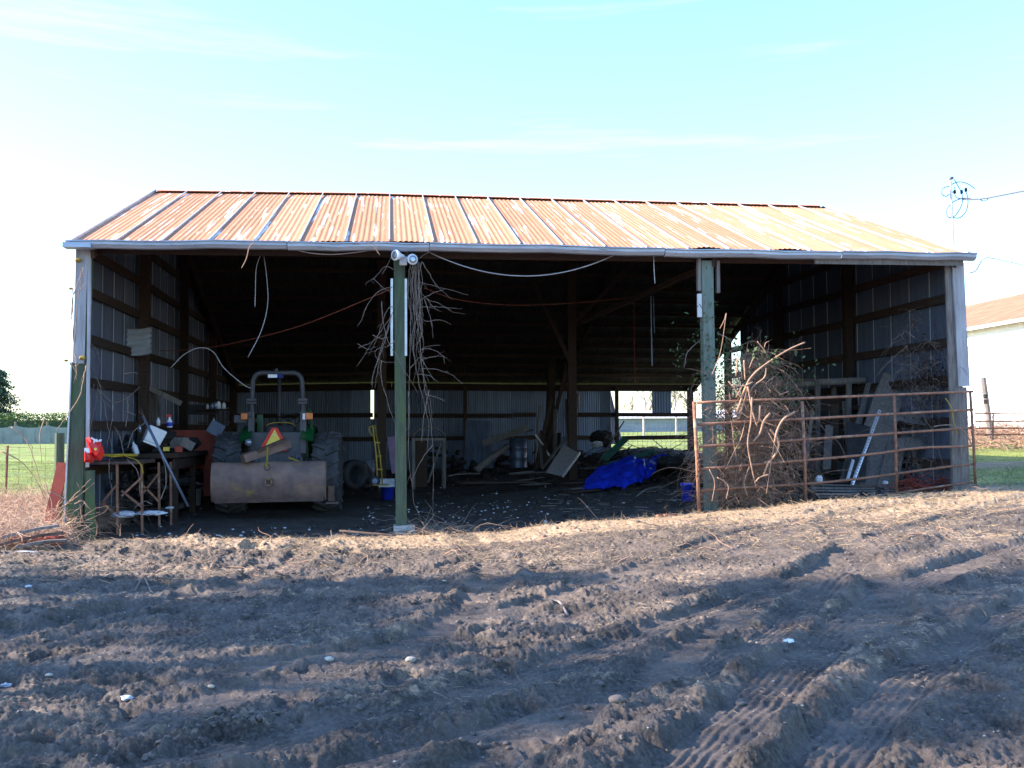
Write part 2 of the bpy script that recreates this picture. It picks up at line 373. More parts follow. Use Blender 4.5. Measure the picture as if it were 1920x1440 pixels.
# wheel ruts in yard coordinates (drawn from their course in the yard)
RUTS = [([pz(300, 1420), pz(560, 1352), pz(1000, 1250), pz(1300, 1130, .2), pz(1600, 1030, .35), (13.6, -1.6), (19, -.9)], .20, .055, 1),
        ([pz(200, 1500), pz(700, 1410), pz(1120, 1290), pz(1420, 1180, .2), (9.9, -4.4), (13.5, -2.6), (19, -1.8)], .17, .05, 1),
        ([pz(1180, 1460), pz(1340, 1370), pz(1560, 1190), pz(1700, 1110), (11.5, -4.9), (15, -3.6), (20, -2.9)], .22, .06, 1),
        ([pz(800, 1470), pz(1050, 1340), pz(1230, 1250), pz(1430, 1130), (10.5, -3.6), (14, -2.1), (19, -1.3)], .16, .05, 0),
        ([pz(1500, 1460), pz(1660, 1300), pz(1830, 1190), pz(2050, 1100)], .2, .05, 1),
        ([pz(380, 1260), pz(800, 1180), pz(1150, 1085), (9.2, -2.6), (13.0, -1.05)], .15, .035, 0),
        ([(5.2, 2.5), (5.5, -1.5), (5.6, -4), (4.9, -7.2), (3.2, -9.5)], .2, .035, 0),
        ([(3.2, 2.4), (3.4, -1.2), (3.3, -3.4), (2.6, -5.5), (1.0, -8)], .2, .04, 0),
        ([pz(1640, 1190), pz(1660, 1120), (9.6, -4.2), (10.2, -2.3)], .19, .03, 0),
        ([(-1, -5.2), (1.8, -5.0), (4.4, -5.6), (7.2, -5.0), (9.5, -3.2)], .16, .03, 0)]
def polydist(x, y, P):
    best = np.full(x.shape, 9.); sd_ = np.zeros(x.shape); al = np.zeros(x.shape); acc = 0
    for (ax, ay), (bx, by) in zip(P[:-1], P[1:]):
        dx, dy = bx-ax, by-ay; l = math.hypot(dx, dy); dx /= l; dy /= l
        t = np.clip((x-ax)*dx+(y-ay)*dy, 0, l); qx = x-(ax+t*dx); qy = y-(ay+t*dy)
        d = np.hypot(qx, qy); m_ = d < best
        best = np.where(m_, d, best); sd_ = np.where(m_, (x-ax)*dy-(y-ay)*dx, sd_); al = np.where(m_, acc+t, al); acc += l
    return best, sd_, al
def detail(x, y):
    yard = sst(-11.5, -10, y*0-0) * 1.0
    near = (1-sst(-.9, .4, y))*(1-sst(17, 24, np.abs(x-8)))
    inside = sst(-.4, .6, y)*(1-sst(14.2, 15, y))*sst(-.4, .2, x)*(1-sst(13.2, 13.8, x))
    wx = x+.25*(fbm(x*1.7, y*1.7, 50, 3)-.5); wy = y+.25*(fbm(x*1.7, y*1.7, 60, 3)-.5)
    z = .10*(fbm(x*.55, y*.8, 1, 3)-.5)
    left = 1-sst(6.0, 9.5, x+ .6*(y+6))
    am = .36+.42*left+.5*sst(.45, .75, fbm(x*.9, y*.9, 77, 3))
    b1 = np.abs(fbm(wx*2.6, wy*3.4, 3, 4)-.5)*2
    b2 = 1-np.abs(fbm(wx*6.5, wy*8.5, 5, 4)-.5)*4
    b3 = fbm(wx*19, wy*24, 9, 3)-.5
    z += am*(.075*(b1-.25)+.022*np.clip(b2, -.5, 1)+.034*b3)
    # hoof pits on the left half
    pit = sst(.66, .76, vn(wx*3.3, wy*4.2, 21))*(.4+left*.7)
    z -= .05*pit*am
    z += .018*(fbm(x*44, y*52, 19, 3)-.5)*(.5+am)
    fine = (.030*(.25-np.abs(fbm(wx*13, wy*17, 29, 4)-.5)*1.6)+.018*(fbm(x*48, y*56, 39, 2)-.5))*near
    z *= near+.4*inside+.10
    rm = 1
    tr = np.zeros(x.shape)
    xj = x+.12*(fbm(x*1.3, y*1.3, 31, 3)-.5); yj = y+.16*(fbm(x*1.3, y*1.3, 32, 3)-.5)
    for P, w, dep, ribs in RUTS:
        PP = [tuple(v[:2]) for v in spl([(a, b, 0) for a, b in P], 5)]
        d, s_, al = polydist(xj, yj, PP)
        k = .72+.55*vn(al*1.1, al*0+P[0][0], 5)
        core = 1-sst(w*.7, w*1.15, d)
        sh = np.exp(-((d-w*1.45)/(w*.38))**2)*(.35+1.3*vn(al*3.1, s_*3, 8))
        z = z*(1-.8*core*near) - dep*.8*k*core*near + dep*.5*k*sh*near
        if ribs: z += core*near*.006*np.sin(2*PI*s_/.055)*(.5+vn(al*14, np.floor(s_/.055), 4))
        else: z += core*near*.015*sst(-.3, .6, np.sin(2*PI*(al+np.abs(s_)*.8)/.21))*(.4+vn(al*1.7, s_*2, 14))
        tr = np.maximum(tr, core)
    z = z+fine*(1-.75*tr)
    return z, near, inside, tr

def make_ground():
    az0 = YAW
    dense = np.linspace(-R(33), R(33), 1100)
    c1 = np.linspace(R(33), R(180), 90)[1:]; az = np.concatenate([-c1[::-1][:-0 or None], dense, c1[:-1]])
    r = np.concatenate([np.linspace(.3, 4.2, 10)[:-1], np.exp(np.linspace(math.log(4.2), math.log(15.5), 560)),
                        np.exp(np.linspace(math.log(15.5), math.log(42), 170))[1:], np.exp(np.linspace(math.log(42), math.log(2500), 50))[1:]])
    A, Rr = np.meshgrid(az+az0, r)
    x = CX+Rr*np.sin(A); y = CY+Rr*np.cos(A)
    z = G1(x, y)
    dz, near, inside, tr = detail(x, y)
    fade = 1-sst(22, 40, Rr)
    z = z+dz*fade
    nr, na = z.shape
    idx = np.arange(nr*na).reshape(nr, na); nx = np.roll(idx, -1, axis=1)
    Fc = np.stack([idx[:-1], nx[:-1], nx[1:], idx[1:]], -1).reshape(-1, 4)[:, ::-1]
    o = np_mesh('ground', np.stack([x, y, z], -1).reshape(-1, 3), Fc, ground_mat(), True)
    # zones: straw, grass, trodden dark earth
    nn = fbm(x*1.3, y*1.3, 91, 4)
    straw = np.exp(-((y+1.25+.4*(nn-.5))/.75)**2)*sst(.5, 2.5, x)*.95
    straw = np.maximum(straw, np.exp(-((y+1.0)/1.5)**2)*sst(7.5, 9.5, x)*1.0)
    straw = np.maximum(straw, sst(.45, .7, fbm(x*.8, y*1.1, 92, 3))*.38*near)
    straw = np.maximum(straw, (1-sst(-2.5, .3, x))*sst(-2.2, -1.2, y)*1.0)
    straw = np.maximum(straw, mound(x, y, 22, 12.5, 4, 2.6, 1.2))
    grass = sst(15, 16.5, y+1.5*(nn-.5))*(1-sst(28, 30, x)*0)
    grass = np.maximum(grass, sst(13.9, 14.6, x)*sst(-.3, .9, y+1.6*(nn-.5)-.12*(x-14))*(1-.85*np.exp(-((y-5.6)/1.5)**2)))
    grass = np.maximum(grass, (1-sst(-3.4, -1.4, x))*sst(3.2, 5.0, y+1.5*(nn-.5)))
    grass = grass*(1-mound(x, y, 22, 12.5, 3.5, 2.2, 1.0))
    straw = np.where(grass > .5, 0, straw)*(1-tr*.6)
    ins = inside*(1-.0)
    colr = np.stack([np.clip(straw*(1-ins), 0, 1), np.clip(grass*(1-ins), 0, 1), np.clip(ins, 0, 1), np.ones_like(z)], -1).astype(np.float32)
    a = o.data.color_attributes.new('zone', 'FLOAT_COLOR', 'POINT'); a.data.foreach_set('color', colr.ravel())
    tag(o, kind='structure'); return o
make_ground()
def GD(x, y):
    a = np.array([x]); b = np.array([y]); return float((G1(a, b)+detail(a, b)[0])[0])

# ------------------------------------------------------------------ barn
barn = thing('pole_barn', 'open fronted pole barn with rusty corrugated roof and grey metal walls', 'barn', (0, 0, 0))
def P(mb, name, mt, **k): return mb.build(name, M[mt] if isinstance(mt, str) else [M[q] for q in mt], barn, **k)

def roof_sheet(x0, x1, y0, y1, seed, waves=8, tears=False):
    """corrugated sheet between two slope lines, rust outside, grey underside"""
    mb = MB(); nx = waves*6; ny = 6
    for side, off in ((0, 0), (1, -.004)):
        vs = []; fs = []
        for j in range(ny+1):
            t = j/ny; yy = y0+(y1-y0)*t
            for i in range(nx+1):
                s = i/nx; x = x0+(x1-x0)*s
                yv = yy
                if j == 0: yv += .012*math.sin(s*9+seed)
                z = roofz(yy if y0 < RY else yy)+lerp_dz(x, yy if yy < RY else RY-(yy-RY)*.4)
                flat = max(0, min(1, (min(s, 1-s)-.06)*7))
                z += (.006*math.cos(2*PI*s*waves)*flat+.0065)+off
                if tears and j == 0: z += .035*max(0, math.sin(s*PI))*1
                vs.append((x, yv, z))
        for j in range(ny):
            for i in range(nx):
                a = j*(nx+1)+i; q = (a, a+1, a+nx+2, a+nx+1); fs.append(q if side == 0 else q[::-1])
        mb.add(vs, fs, side)
    return mb
NP = 21
xs = [(-.06)+(BW+.16)*i/NP for i in range(NP+1)]
for i in range(NP):
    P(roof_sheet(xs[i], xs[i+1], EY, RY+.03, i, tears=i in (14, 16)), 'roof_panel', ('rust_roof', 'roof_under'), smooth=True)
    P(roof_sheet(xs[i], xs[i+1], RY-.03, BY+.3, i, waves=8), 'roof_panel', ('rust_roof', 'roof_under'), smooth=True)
def slope_strip(x, y0, y1, w, h, up=.012, n=6):
    mb = MB(); pts = [(x, y0+(y1-y0)*k/n, roofz(y0+(y1-y0)*k/n)+lerp_dz(x, y0+(y1-y0)*k/n)+up+h/2) for k in range(n+1)]
    for a, b in zip(pts[:-1], pts[1:]): mb.beam(a, b, w, h)
    return mb
for i in range(1, NP):
    P(slope_strip(xs[i], EY-.015, RY, .018, .026, .012), 'roof_batten', 'roof_trim')
P(slope_strip(-.03, EY-.03, RY, .05, .05, .0), 'rake_trim', 'roof_trim')
P(slope_strip(BW+.12, EY-.03, RY, .05, .05, .0), 'rake_trim', 'roof_trim')
mb = MB()
for x in np.linspace(0, BW-.6, 23):
    z0, z1 = roofz(RY)+lerp_dz(x, 4.86)+.028, roofz(RY)+lerp_dz(x+.6, 4.86)+.028
    mb.add([(x, RY-.13, z0-.038), (x+.605, RY-.13, z1-.038), (x+.605, RY, z1+.008), (x, RY, z0+.008), (x, RY+.13, z0-.038), (x+.605, RY+.13, z1-.038)], [(0, 1, 2, 3), (3, 2, 5, 4)])
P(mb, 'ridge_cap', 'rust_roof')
# gutter in four lengths, fascia behind it
gx = [-.06, 3.0, 5.05, 8.6, 11.4, BW+.22]
gz = lambda x: 4.285+np.interp(x, [0, 2, 4.7, 8, 13.4], [-.04, -.005, .02, .0, -.005])
for i in range(5):
    mb = MB(); a, b = gx[i], gx[i+1]-.012
    prof = [(-.04, .075), (-.055, .075), (-.06, .05), (-.13, .05), (-.13, .035), (-.14, -.0), (-.12, -.035), (-.05, -.04), (-.05, .07)]
    prof = [(-.235, -.06), (-.30, -.055), (-.345, -.01), (-.35, .045), (-.372, .05), (-.372, .036), (-.362, .030), (-.365, .044), (-.335, .052), (-.335, -.005), (-.295, -.043), (-.235, -.048)]
    n = 6; vs = []; fs = []
    for k in range(n+1):
        x = a+(b-a)*k/n; z = gz(x)-.012*(i % 2)+(.02*math.sin(k*1.9+i) if 0 < k < n else 0)*.5
        for (yy, zz) in prof: vs.append((x, yy, z+zz))
    q = len(prof)
    for k in range(n):
        for c in range(q): fs.append((k*q+c, k*q+(c+1) % q, (k+1)*q+(c+1) % q, (k+1)*q+c))
    fs.append(tuple(range(q))[::-1]); fs.append(tuple(n*q+c for c in range(q)))
    mb.add(vs, fs); P(mb, 'gutter', 'gutter')
mb = MB(); mb.box((.10, -.285, gz(0)-.015), (.38, .20, .07)); P(mb, 'gutter_end', 'gutter')
mb = MB(); mb.beam((BW-2.4, -.215, gz(12)-.085), (BW+.05, -.215, gz(13)-.085), .03, .10, jit=.004, n=4); P(mb, 'fascia_board', 'wood_grey')
for a, b in ((.0, 4.4), (4.42, 9.0), (9.02, BW+.05)):
    mb = MB(); mb.beam((a, -.19, gz(a)+.03), (b, -.19, gz(b)+.03), .035, .08, jit=.003, n=5); P(mb, 'fascia_board', 'wood_dark')
# front header beam, back header
for a, b in ((.06, 4.6), (4.75, 9.3), (9.45, BW-.06)):
    mb = MB(); mb.beam((a, .1, 4.25), (b, .1, 4.26), .05, .12, jit=.004, n=4); P(mb, 'header_beam', 'wood_dark')
for a, b in ((0, 4.5), (4.52, 9.1), (9.12, BW)):
    mb = MB()
    for k in range(8): u0, u1 = a+(b-a)*k/8, a+(b-a)*(k+1)/8; mb.beam((u0, BY-.02, 2.822+lerp_dz(u0, 1.18)), (u1, BY-.02, 2.822+lerp_dz(u1, 1.18)), .05, .2)
    P(mb, 'header_beam', 'wood_dark')
# posts
def post(x, y, w, d, top, mt, name='post', lean=(0, 0), bot=None):
    mb = MB(); z0 = (G(x, y)-.3) if bot is None else bot
    n = 5
    for k in range(1): mb.beam((x, y, z0), (x+lean[0], y+lean[1], top), w, d, up=(0, 1, 0), jit=.004, n=n)
    return P(mb, name, mt, bevel=.008)
post(4.64, .02, .165, .16, 4.2, 'post_green', lean=(-.03, 0))
post(9.37, .02, .18, .17, 4.2, 'post_blue', lean=(-.03, 0))
for s in (-1, 1):   # metal angle flashings nailed up the sides of the middle post
    mb = MB(); mb.box((4.60+s*.104, -.03, 3.28), (.035, .08, 1.15)); P(mb, 'post_flashing', 'galv_light')
mb = MB(); mb.box((9.37-.155, -.01, 3.98), (.05, .09, .5)); P(mb, 'post_board', 'wood_grey')
mb = MB(); mb.box((9.37+.145, -.01, 3.95), (.05, .09, .5)); P(mb, 'post_board', 'wood_grey')
mb = MB(); mb.box((9.37-.16, -.04, 3.5), (.07, .03, .36)); P(mb, 'white_box', 'white')
# corner posts: round green pole + pale boards
c0 = at(138, 700, 0).x
post(.005, .04, .20, .16, 4.2, 'post_green', 'corner_post', lean=(.09, 0))
mb = MB(); mb.beam((.05, -.045, 2.58), (.085, -.05, 4.24), .16, .03, up=(0, 1, 0), jit=.003, n=4); P(mb, 'corner_board', 'wood_paint')
mb = MB(); mb.beam((.195, -.055, 1.1), (.185, -.055, 4.24), .045, .03, up=(0, 1, 0), jit=.003, n=4); P(mb, 'corner_board', 'wood_paint')
mb = MB(); mb.beam((.24, .02, .0), (.20, .03, 1.05), .13, .04, up=(0, 1, 0), jit=.01, n=4); P(mb, 'corner_board', 'post_green')
mb = MB(); mb.beam((-.115, -.02, .05), (-.045, -.02, 2.6), .02, .10, up=(0, 1, 0)); P(mb, 'corner_flashing', 'galv_light')
post(BW+.02, .03, .16, .16, 4.2, 'wood_grey', 'corner_post')
mb = MB(); mb.beam((BW+.11, -.06, 2.25), (BW+.05, -.07, 4.22), .19, .03, up=(0, 1, 0), jit=.004, n=4); P(mb, 'corner_board', 'wood_paint')
mb = MB(); mb.beam((BW-.07, -.05, .55), (BW-.12, -.05, 4.18), .09, .04, up=(0, 1, 0), jit=.005, n=4); P(mb, 'corner_board', 'wood_grey')
mb = MB(); mb.beam((BW+.10, -.04, .5), (BW+.09, -.04, 2.24), .14, .03, up=(0, 1, 0), jit=.004, n=4); P(mb, 'corner_board', 'wood_grey')
for y in (3.5, 7.0, 10.5, 13.9):
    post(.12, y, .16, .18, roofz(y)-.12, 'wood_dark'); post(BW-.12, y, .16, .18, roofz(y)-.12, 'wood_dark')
for px_ in (716, 1072): 
    xx = at(px_, 700, 7).x; post(xx, 7.0, .19, .19, roofz(7)-.15, 'wood_dark')
xm = at(1072, 700, 7).x
for px_ in (872, 1156, 1292):
    post(at(px_, 780, BY-.06).x, BY-.1, .10, .10, 2.85, 'wood_dark')
xx = at(1028, 700, 12.2).x; post(xx, 12.2, .22, .2, roofz(12.2)-.1, 'wood_dark', lean=(.1, 0))
# braces and chords
for a, b, w in (((xm, 6.9, 3.0), (xm-.9, 6.9, 4.9), .05), ((at(1090, 605, 6.5)), (at(1305, 508, 1.2)), .07), ((xm, 7, 3.9), (xm+1.4, 7, 5.3), .05), ((at(1015, 880, 11)), (at(1075, 640, 11)), .1)):
    mb = MB(); mb.beam(a, b, w, .09, jit=.004, n=3); P(mb, 'brace', 'wood_dark')
for x in (.12, 4.6, 9.33, BW-.12):
    for y0, y1 in ((-.1, RY), (RY, BY-.1)):
        mb = MB(); mb.beam((x+.11, y0, roofz(y0)-.2), (x+.11, y1, roofz(y1)-.2), .05, .2, n=2); P(mb, 'rafter', 'wood_dark')
# purlins
yy = .25
while yy < BY-.2:
    if abs(yy-RY) > .1:
        mb = MB(); pts = [(x, yy, roofz(yy)+lerp_dz(x, yy if yy < RY else RY-(yy-RY)*.4)-.066) for x in np.linspace(.02, BW-.02, 9)]
        for a, b in zip(pts[:-1], pts[1:]): mb.beam(a, b, .09, .085, jit=.003)
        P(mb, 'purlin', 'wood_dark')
    yy += .62
# walls
def wall_sheet(o, ud, nd, w, zb, zt, waves=10, amp=.009):
    mb = MB(); n = waves*4; vs = []; fs = []; rows = 4
    for k in range(rows+1):
        for i in range(n+1):
            s = i/n; u = s*w; p = Vector(o)+Vector(ud)*u+Vector(nd)*(amp*math.cos(2*PI*s*waves))
            a, b = zb(u), zt(u); vs.append((p.x, p.y, a+(b-a)*k/rows))
    for k in range(rows):
        for i in range(n):
            a = k*(n+1)+i; fs.append((a, a+1, a+n+2, a+n+1))
    mb.add(vs, fs); return mb
pw = .66
i = 0; y = 0.0
while y < BY-.05:                                     # left wall
    w = min(pw, BY-y)
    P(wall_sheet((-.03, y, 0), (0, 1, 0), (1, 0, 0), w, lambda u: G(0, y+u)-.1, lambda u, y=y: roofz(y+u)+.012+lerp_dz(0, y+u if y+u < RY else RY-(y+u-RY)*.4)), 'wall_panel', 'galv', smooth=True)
    if y > .1:
        mb = MB(); mb.box((-.008, y, (G(0, y)+roofz(y)-.1)/2), (.006, .022, roofz(y)-G(0, y)-.15)); P(mb, 'seam_strip', 'galv_light')
    y += w
y = 0.06
while y < 9.9:                                        # right wall, rear bay open
    w = pw
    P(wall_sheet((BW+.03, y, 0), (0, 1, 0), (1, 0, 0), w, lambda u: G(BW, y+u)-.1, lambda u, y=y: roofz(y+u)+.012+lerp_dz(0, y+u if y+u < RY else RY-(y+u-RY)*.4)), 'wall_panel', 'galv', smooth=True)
    if y > .1:
        mb = MB(); mb.box((BW+.008, y, (G(BW, y)+roofz(y)-.1)/2), (.006, .022, roofz(y)-G(BW, y)-.15)); P(mb, 'seam_strip', 'galv_light')
    y += w
xo = at(1146, 760, BY).x; gap0 = at(695, 760, BY).x; gap1 = at(701, 760, BY).x
x = 0.0
while x < xo-.05:                                     # back wall
    w = min(pw, xo-x); nxt = x+w
    zt = lambda u: 2.86
    a = x
    if a < gap0 < nxt: w = gap0-a; nxt = gap1
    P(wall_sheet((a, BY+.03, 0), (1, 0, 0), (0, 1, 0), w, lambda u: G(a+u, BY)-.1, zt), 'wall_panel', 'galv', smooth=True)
    x = nxt
P(wall_sheet((gap0-.1, BY+.05, 0), (1, 0, 0), (0, 1, 0), .3, lambda u: G(gap0, BY)-.1, lambda u: 1.93, 4), 'wall_panel', 'galv', smooth=True)
# bent-away sheet beside the opening, loose hanging sheet
mb = MB(); p0 = at(1146, 725, BY); p1 = at(1163, 845, BY); n = 20; vs = []; fs = []
for k in range(7):
    t = k/6
    for i in range(n+1):
        s = i/n; wv = (.06+.42*t)
        vs.append((p0.x-.1+wv*s+.03*t, BY+.04+.25*s*t+.009*math.cos(s*PI*12), 2.86-1.7*t))
for k in range(6):
    for i in range(n): a = k*(n+1)+i; fs.append((a, a+1, a+n+2, a+n+1))
mb.add(vs, fs); P(mb, 'wall_panel', 'galv', smooth=True, label='bent wall panel curling away beside the rear opening')
a = at(1223, 725, BY).x; b = at(1259, 725, BY).x
P(wall_sheet((a, BY+.04, 0), (1, 0, 0), (0, 1, 0), b-a, lambda u: 2.08, lambda u: 2.86, 7), 'wall_panel', 'galv', smooth=True, label='short loose panel hanging over the rear opening')
mb = MB(); mb.box((.03, BY-.03, 1.6), (.16, .14, 2.6)); P(mb, 'post', 'wood_dark')
# girts
for z in (1.02, 1.68, 2.353, 2.98, 3.67, 4.27, 4.9, 5.5):
    for X, s in ((.0, 1), (BW, -1)):
        seg = [(.15, 3.4), (3.6, 6.9), (7.1, 10.4), (10.6, 13.85)]
        if s < 0: seg = seg[:3]
        for a, b in seg:
            if z > 4.1:      # only where the gable is higher
                ya = EY+(z+.15-4.331)/((6.2343-4.331)/(RY-EY)); a = max(a, ya)
            yb = RY+(6.2343-z-.15)/((6.2343-2.9388)/(BY-RY)); b = min(b, yb)
            if b-a < .3: continue
            mb = MB(); mb.beam((X+s*.03, a, z+random.uniform(-.02, .02)), (X+s*.03, b, z+random.uniform(-.02, .02)), .04, .14, jit=.006, n=4)
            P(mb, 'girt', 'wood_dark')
for z, x0, x1 in ((2.03, 0, 8.7), (1.36, 0, 8.7), (2.03, 9.6, BW-.1), (1.34, 11.2, BW-.1), (1.36, 9.6, 11.1)):
    cuts = [x0]+[c for c in (4.0, 8.0) if x0 < c < x1]+[x1]
    for a, b in zip(cuts[:-1], cuts[1:]):
        mb = MB(); mb.beam((a+.02, BY-.03, z), (b-.02, BY-.03, z+random.uniform(-.02, .02)), .04, .12, jit=.005, n=4); P(mb, 'girt', 'wood_dark')
# wooden sheathing boards low on the left wall
for k in range(5):
    y0 = 3.75+k*.27; mb = MB(); mb.beam((.065, y0, 1.1), (.065, y0, 2.35+.04*(k % 3)), .02, .24, up=(0, 1, 0), jit=.004); mb.v = mb.v
    P(mb, 'sheathing_board', 'wood_grey')
mb = MB(); mb.box((4.67, -.02, G(4.67, 0)+.03), (.30, .26, .2), jit=.02); P(mb, 'concrete_pad', 'concrete', bevel=.01)

# ------------------------------------------------------------------ strands, trees, scatter
def strands(name, P0, D, ln, droop, rad, mt, K=5, wob=.15, taper=.35, parent=None, seed=0, n=3):
    """many thin curved stalks in one mesh. P0,D: Nx3, ln,droop,rad: N"""
    rg = np.random.default_rng(seed); P0 = np.asarray(P0, float); D = np.asarray(D, float); N_ = len(P0)
    D = D/np.linalg.norm(D, axis=1, keepdims=True); ln = np.broadcast_to(ln, N_); droop = np.broadcast_to(droop, N_); rad = np.broadcast_to(rad, N_)
    t = np.linspace(0, 1, K)[None, :, None]
    side = rg.normal(size=(N_, 1, 3)); side2 = rg.normal(size=(N_, 1, 3))
    pts = P0[:, None]+D[:, None]*ln[:, None, None]*t + side*wob*ln[:, None, None]*t*t + side2*wob*.4*ln[:, None, None]*np.sin(t*PI*2)
    pts[:, :, 2] -= (droop*ln)[:, None]*(t[:, :, 0]**2)
    tan = np.gradient(pts, axis=1); tan /= np.linalg.norm(tan, axis=2, keepdims=True)+1e-9
    ref = np.where(np.abs(tan[..., 2:3]) > .9, np.array([1., 0, 0]), np.array([0, 0, 1.]))
    X = np.cross(tan, ref); X /= np.linalg.norm(X, axis=2, keepdims=True)+1e-9; Yv = np.cross(tan, X)
    rr = rad[:, None]*(1-(1-taper)*t[:, :, 0])
    V = np.zeros((N_, K, n, 3))
    for k in range(n):
        a = 2*PI*k/n; V[:, :, k] = pts+(X*math.cos(a)+Yv*math.sin(a))*rr[..., None]
    idx = np.arange(N_*K*n).reshape(N_, K, n); nx = np.roll(idx, -1, axis=2)
    Fc = np.stack([idx[:, :-1], nx[:, :-1], nx[:, 1:], idx[:, 1:]], -1).reshape(-1, 4)
    o = np_mesh(name, V.reshape(-1, 3), Fc, M[mt]); o.parent = parent
    return o
def leaves(name, C, size, mt, seed=0, parent=None, upb=.3):
    rg = np.random.default_rng(seed); C = np.asarray(C, float); N_ = len(C); size = np.broadcast_to(size, N_)
    a = rg.normal(size=(N_, 3)); a[:, 2] += upb; a /= np.linalg.norm(a, axis=1, keepdims=True)
    b = np.cross(a, rg.normal(size=(N_, 3))); b /= np.linalg.norm(b, axis=1, keepdims=True); c = np.cross(a, b)
    s = size[:, None]
    V = np.stack([C-b*s, C-c*s*.45+a*s*.12, C+b*s, C+c*s*.45+a*s*.12], 1).reshape(-1, 3)
    Fc = np.arange(N_*4).reshape(-1, 4)
    o = np_mesh(name, V, Fc, M[mt]); o.parent = parent; return o

def bare_tree(name, x, y, h, label, seed, spread=.5, mt='bark', group=None, depth=6, r0=None, kind_leaf=False, gz=None):
    rd = random.Random(seed); z = G(x, y) if gz is None else gz
    root = thing(name, label, 'tree', (x, y, z), group=group)
    tr = MB(); cr_ = MB()
    def grow(p, d, ln, r, k):
        mb = tr if k < 1 else cr_
        pts = [p]; q = p; dd = d
        for i in range(3):
            dd = (dd+Vector((rd.uniform(-.13, .13), rd.uniform(-.13, .13), rd.uniform(-.02, .12)))).normalized(); q = q+dd*ln/3; pts.append(q)
        mb.tube(pts, [r, r*.88, r*.78, r*.66], 5 if k < 3 else 3, cap=False)
        if k >= depth: return
        for j in range(3 if k < 2 else rd.choice((2, 3, 3))):
            az = rd.uniform(0, 2*PI); tilt = rd.uniform(.3, .85)*spread*1.6
            s = dd.orthogonal().normalized(); s = Matrix.Rotation(az, 3, dd) @ s
            nd = (dd*math.cos(tilt)+s*math.sin(tilt)).normalized()
            at_ = pts[rd.choice((2, 3, 3))]
            grow(at_, nd, ln*rd.uniform(.6, .82), r*.58, k+1)
    grow(Vector((0, 0, -.2)), Vector((0, 0, 1)), h*.27, r0 or h*.022, 0)
    tr.build('trunk', M[mt], root, smooth=True); cr_.build('crown', M[mt], root)
    return root

# ------------------------------------------------------------------ background left
def fence_post(x, y, h, r, mt, label, group=None, lean=(0, 0)):
    mb = MB(); z = G(x, y); mb.tube([(x, y, z-.2), (x+lean[0]*.5, y+lean[1]*.5, z+h*.5), (x+lean[0], y+lean[1], z+h)], [r*1.05, r, r*.92], 9)
    o = mb.build('fence_post', M[mt]); return tag(o, label, 'fence post', group)
hx0, hx1, hy = -34, -9, 46
C = rng.uniform((hx0, hy, .8), (hx1, hy+2.0, 2.62), (26000, 3))
C[:, 2] += .22*(fbm(C[:, 0]*.9, C[:, 1]*.9, 40, 4)-.4)*2*(C[:, 2] > 2)
hd = thing('hedge', 'long clipped green hedge beyond the left field', 'hedge', (-22, hy, 0))
lv = leaves('foliage', C-np.array([-22, hy, 0]), .085, 'hedge', 3, hd, .8); tag(lv, kind='stuff')
mb = MB(); mb.box((0, 1.0, 1.55), (hx1-hx0-.5, 1.2, 1.5)); mb.build('inner_growth', M['conifer'], hd)
nf = thing('netting_fence', 'grey shade netting fence in front of the hedge on the left', 'fence', (-20, 39, 0))
for i, x in enumerate(np.arange(-30, -8, 1.55)):
    mb = MB(); mb.tube([(x+20, 0, .7), (x+20, 0, 2.15+.12*(i % 3 == 0))], .05, 6); mb.build('post', M['wood_grey'], nf)
mb = MB()
for i, x in enumerate(np.arange(-30, -9.6, 1.55)):
    n = 8
    for k in range(n):
        a = x+20+1.55*k/n; b = x+20+1.55*(k+1)/n
        za = 1.95-.12*math.sin(PI*k/n); zb_ = 1.95-.12*math.sin(PI*(k+1)/n); ya = .03*math.sin(k*2.1+i)
        mb.add([(a, ya-.06, .98), (b, ya-.06, .98), (b, -.07, zb_), (a, -.07, za)], [(0, 1, 2, 3)])
mb.build('netting', M['net'], nf)
ct = thing('conifer', 'dark drooping conifer at the far left edge beyond the hedge', 'tree', (-22.6, 58, 1.0))
mb = MB(); mb.tube([(0, 0, -.3), (0, 0, 5)], [.25, .03], 7); mb.build('trunk', M['bark'], ct)
CC = []
for k in range(46):
    z = .8+4.1*k/46; rr_ = 2.7*(1-(z-.5)/5.2)**.7
    for j in range(7):
        a = rng.uniform(0, 2*PI); ln_ = rr_*rng.uniform(.45, 1.15)
        for s in np.linspace(.15, 1, 16): 
            for _ in range(3): CC.append((math.cos(a)*ln_*s+rng.normal()*.07, math.sin(a)*ln_*s+rng.normal()*.07, z-.25*s*s*ln_+.1+rng.normal()*.06))
lv = leaves('crown', CC, .09, 'conifer', 5, ct, .2); tag(lv, kind='stuff')
bare_tree('bare_tree', -21.5, 78, 4.6, 'leafless tree above the left hedge, the wider one', 4, .55, depth=5)
bare_tree('bare_tree', -19.6, 80, 4.0, 'thin leafless tree just left of the barn corner', 9, .5, depth=5)
# stock fence along the left side
sf = thing('wire_fence', 'sagging wire stock fence across the left field edge', 'fence', (-4, 5.2, 0))
mb = MB()
for k in range(6):
    z = .45+.14*k
    mb.tube([(-6+i*.8, .02*math.sin(i*3+k), z+.03*math.sin(i*1.7)+.16) for i in range(13)], .0035, 3, cap=False)
for i in range(40): mb.tube([(-6+i*.24, 0, .56), (-6+i*.24, 0, 1.34)], .003, 3, cap=False)
mb.build('wire', M['rust'], sf)
for x in (-5.2, -1.6, 1.2):
    mb = MB(); mb.tube([(x, 0, .0), (x+.03, 0, 1.35)], .022, 6); mb.build('post', M['rust'], sf)

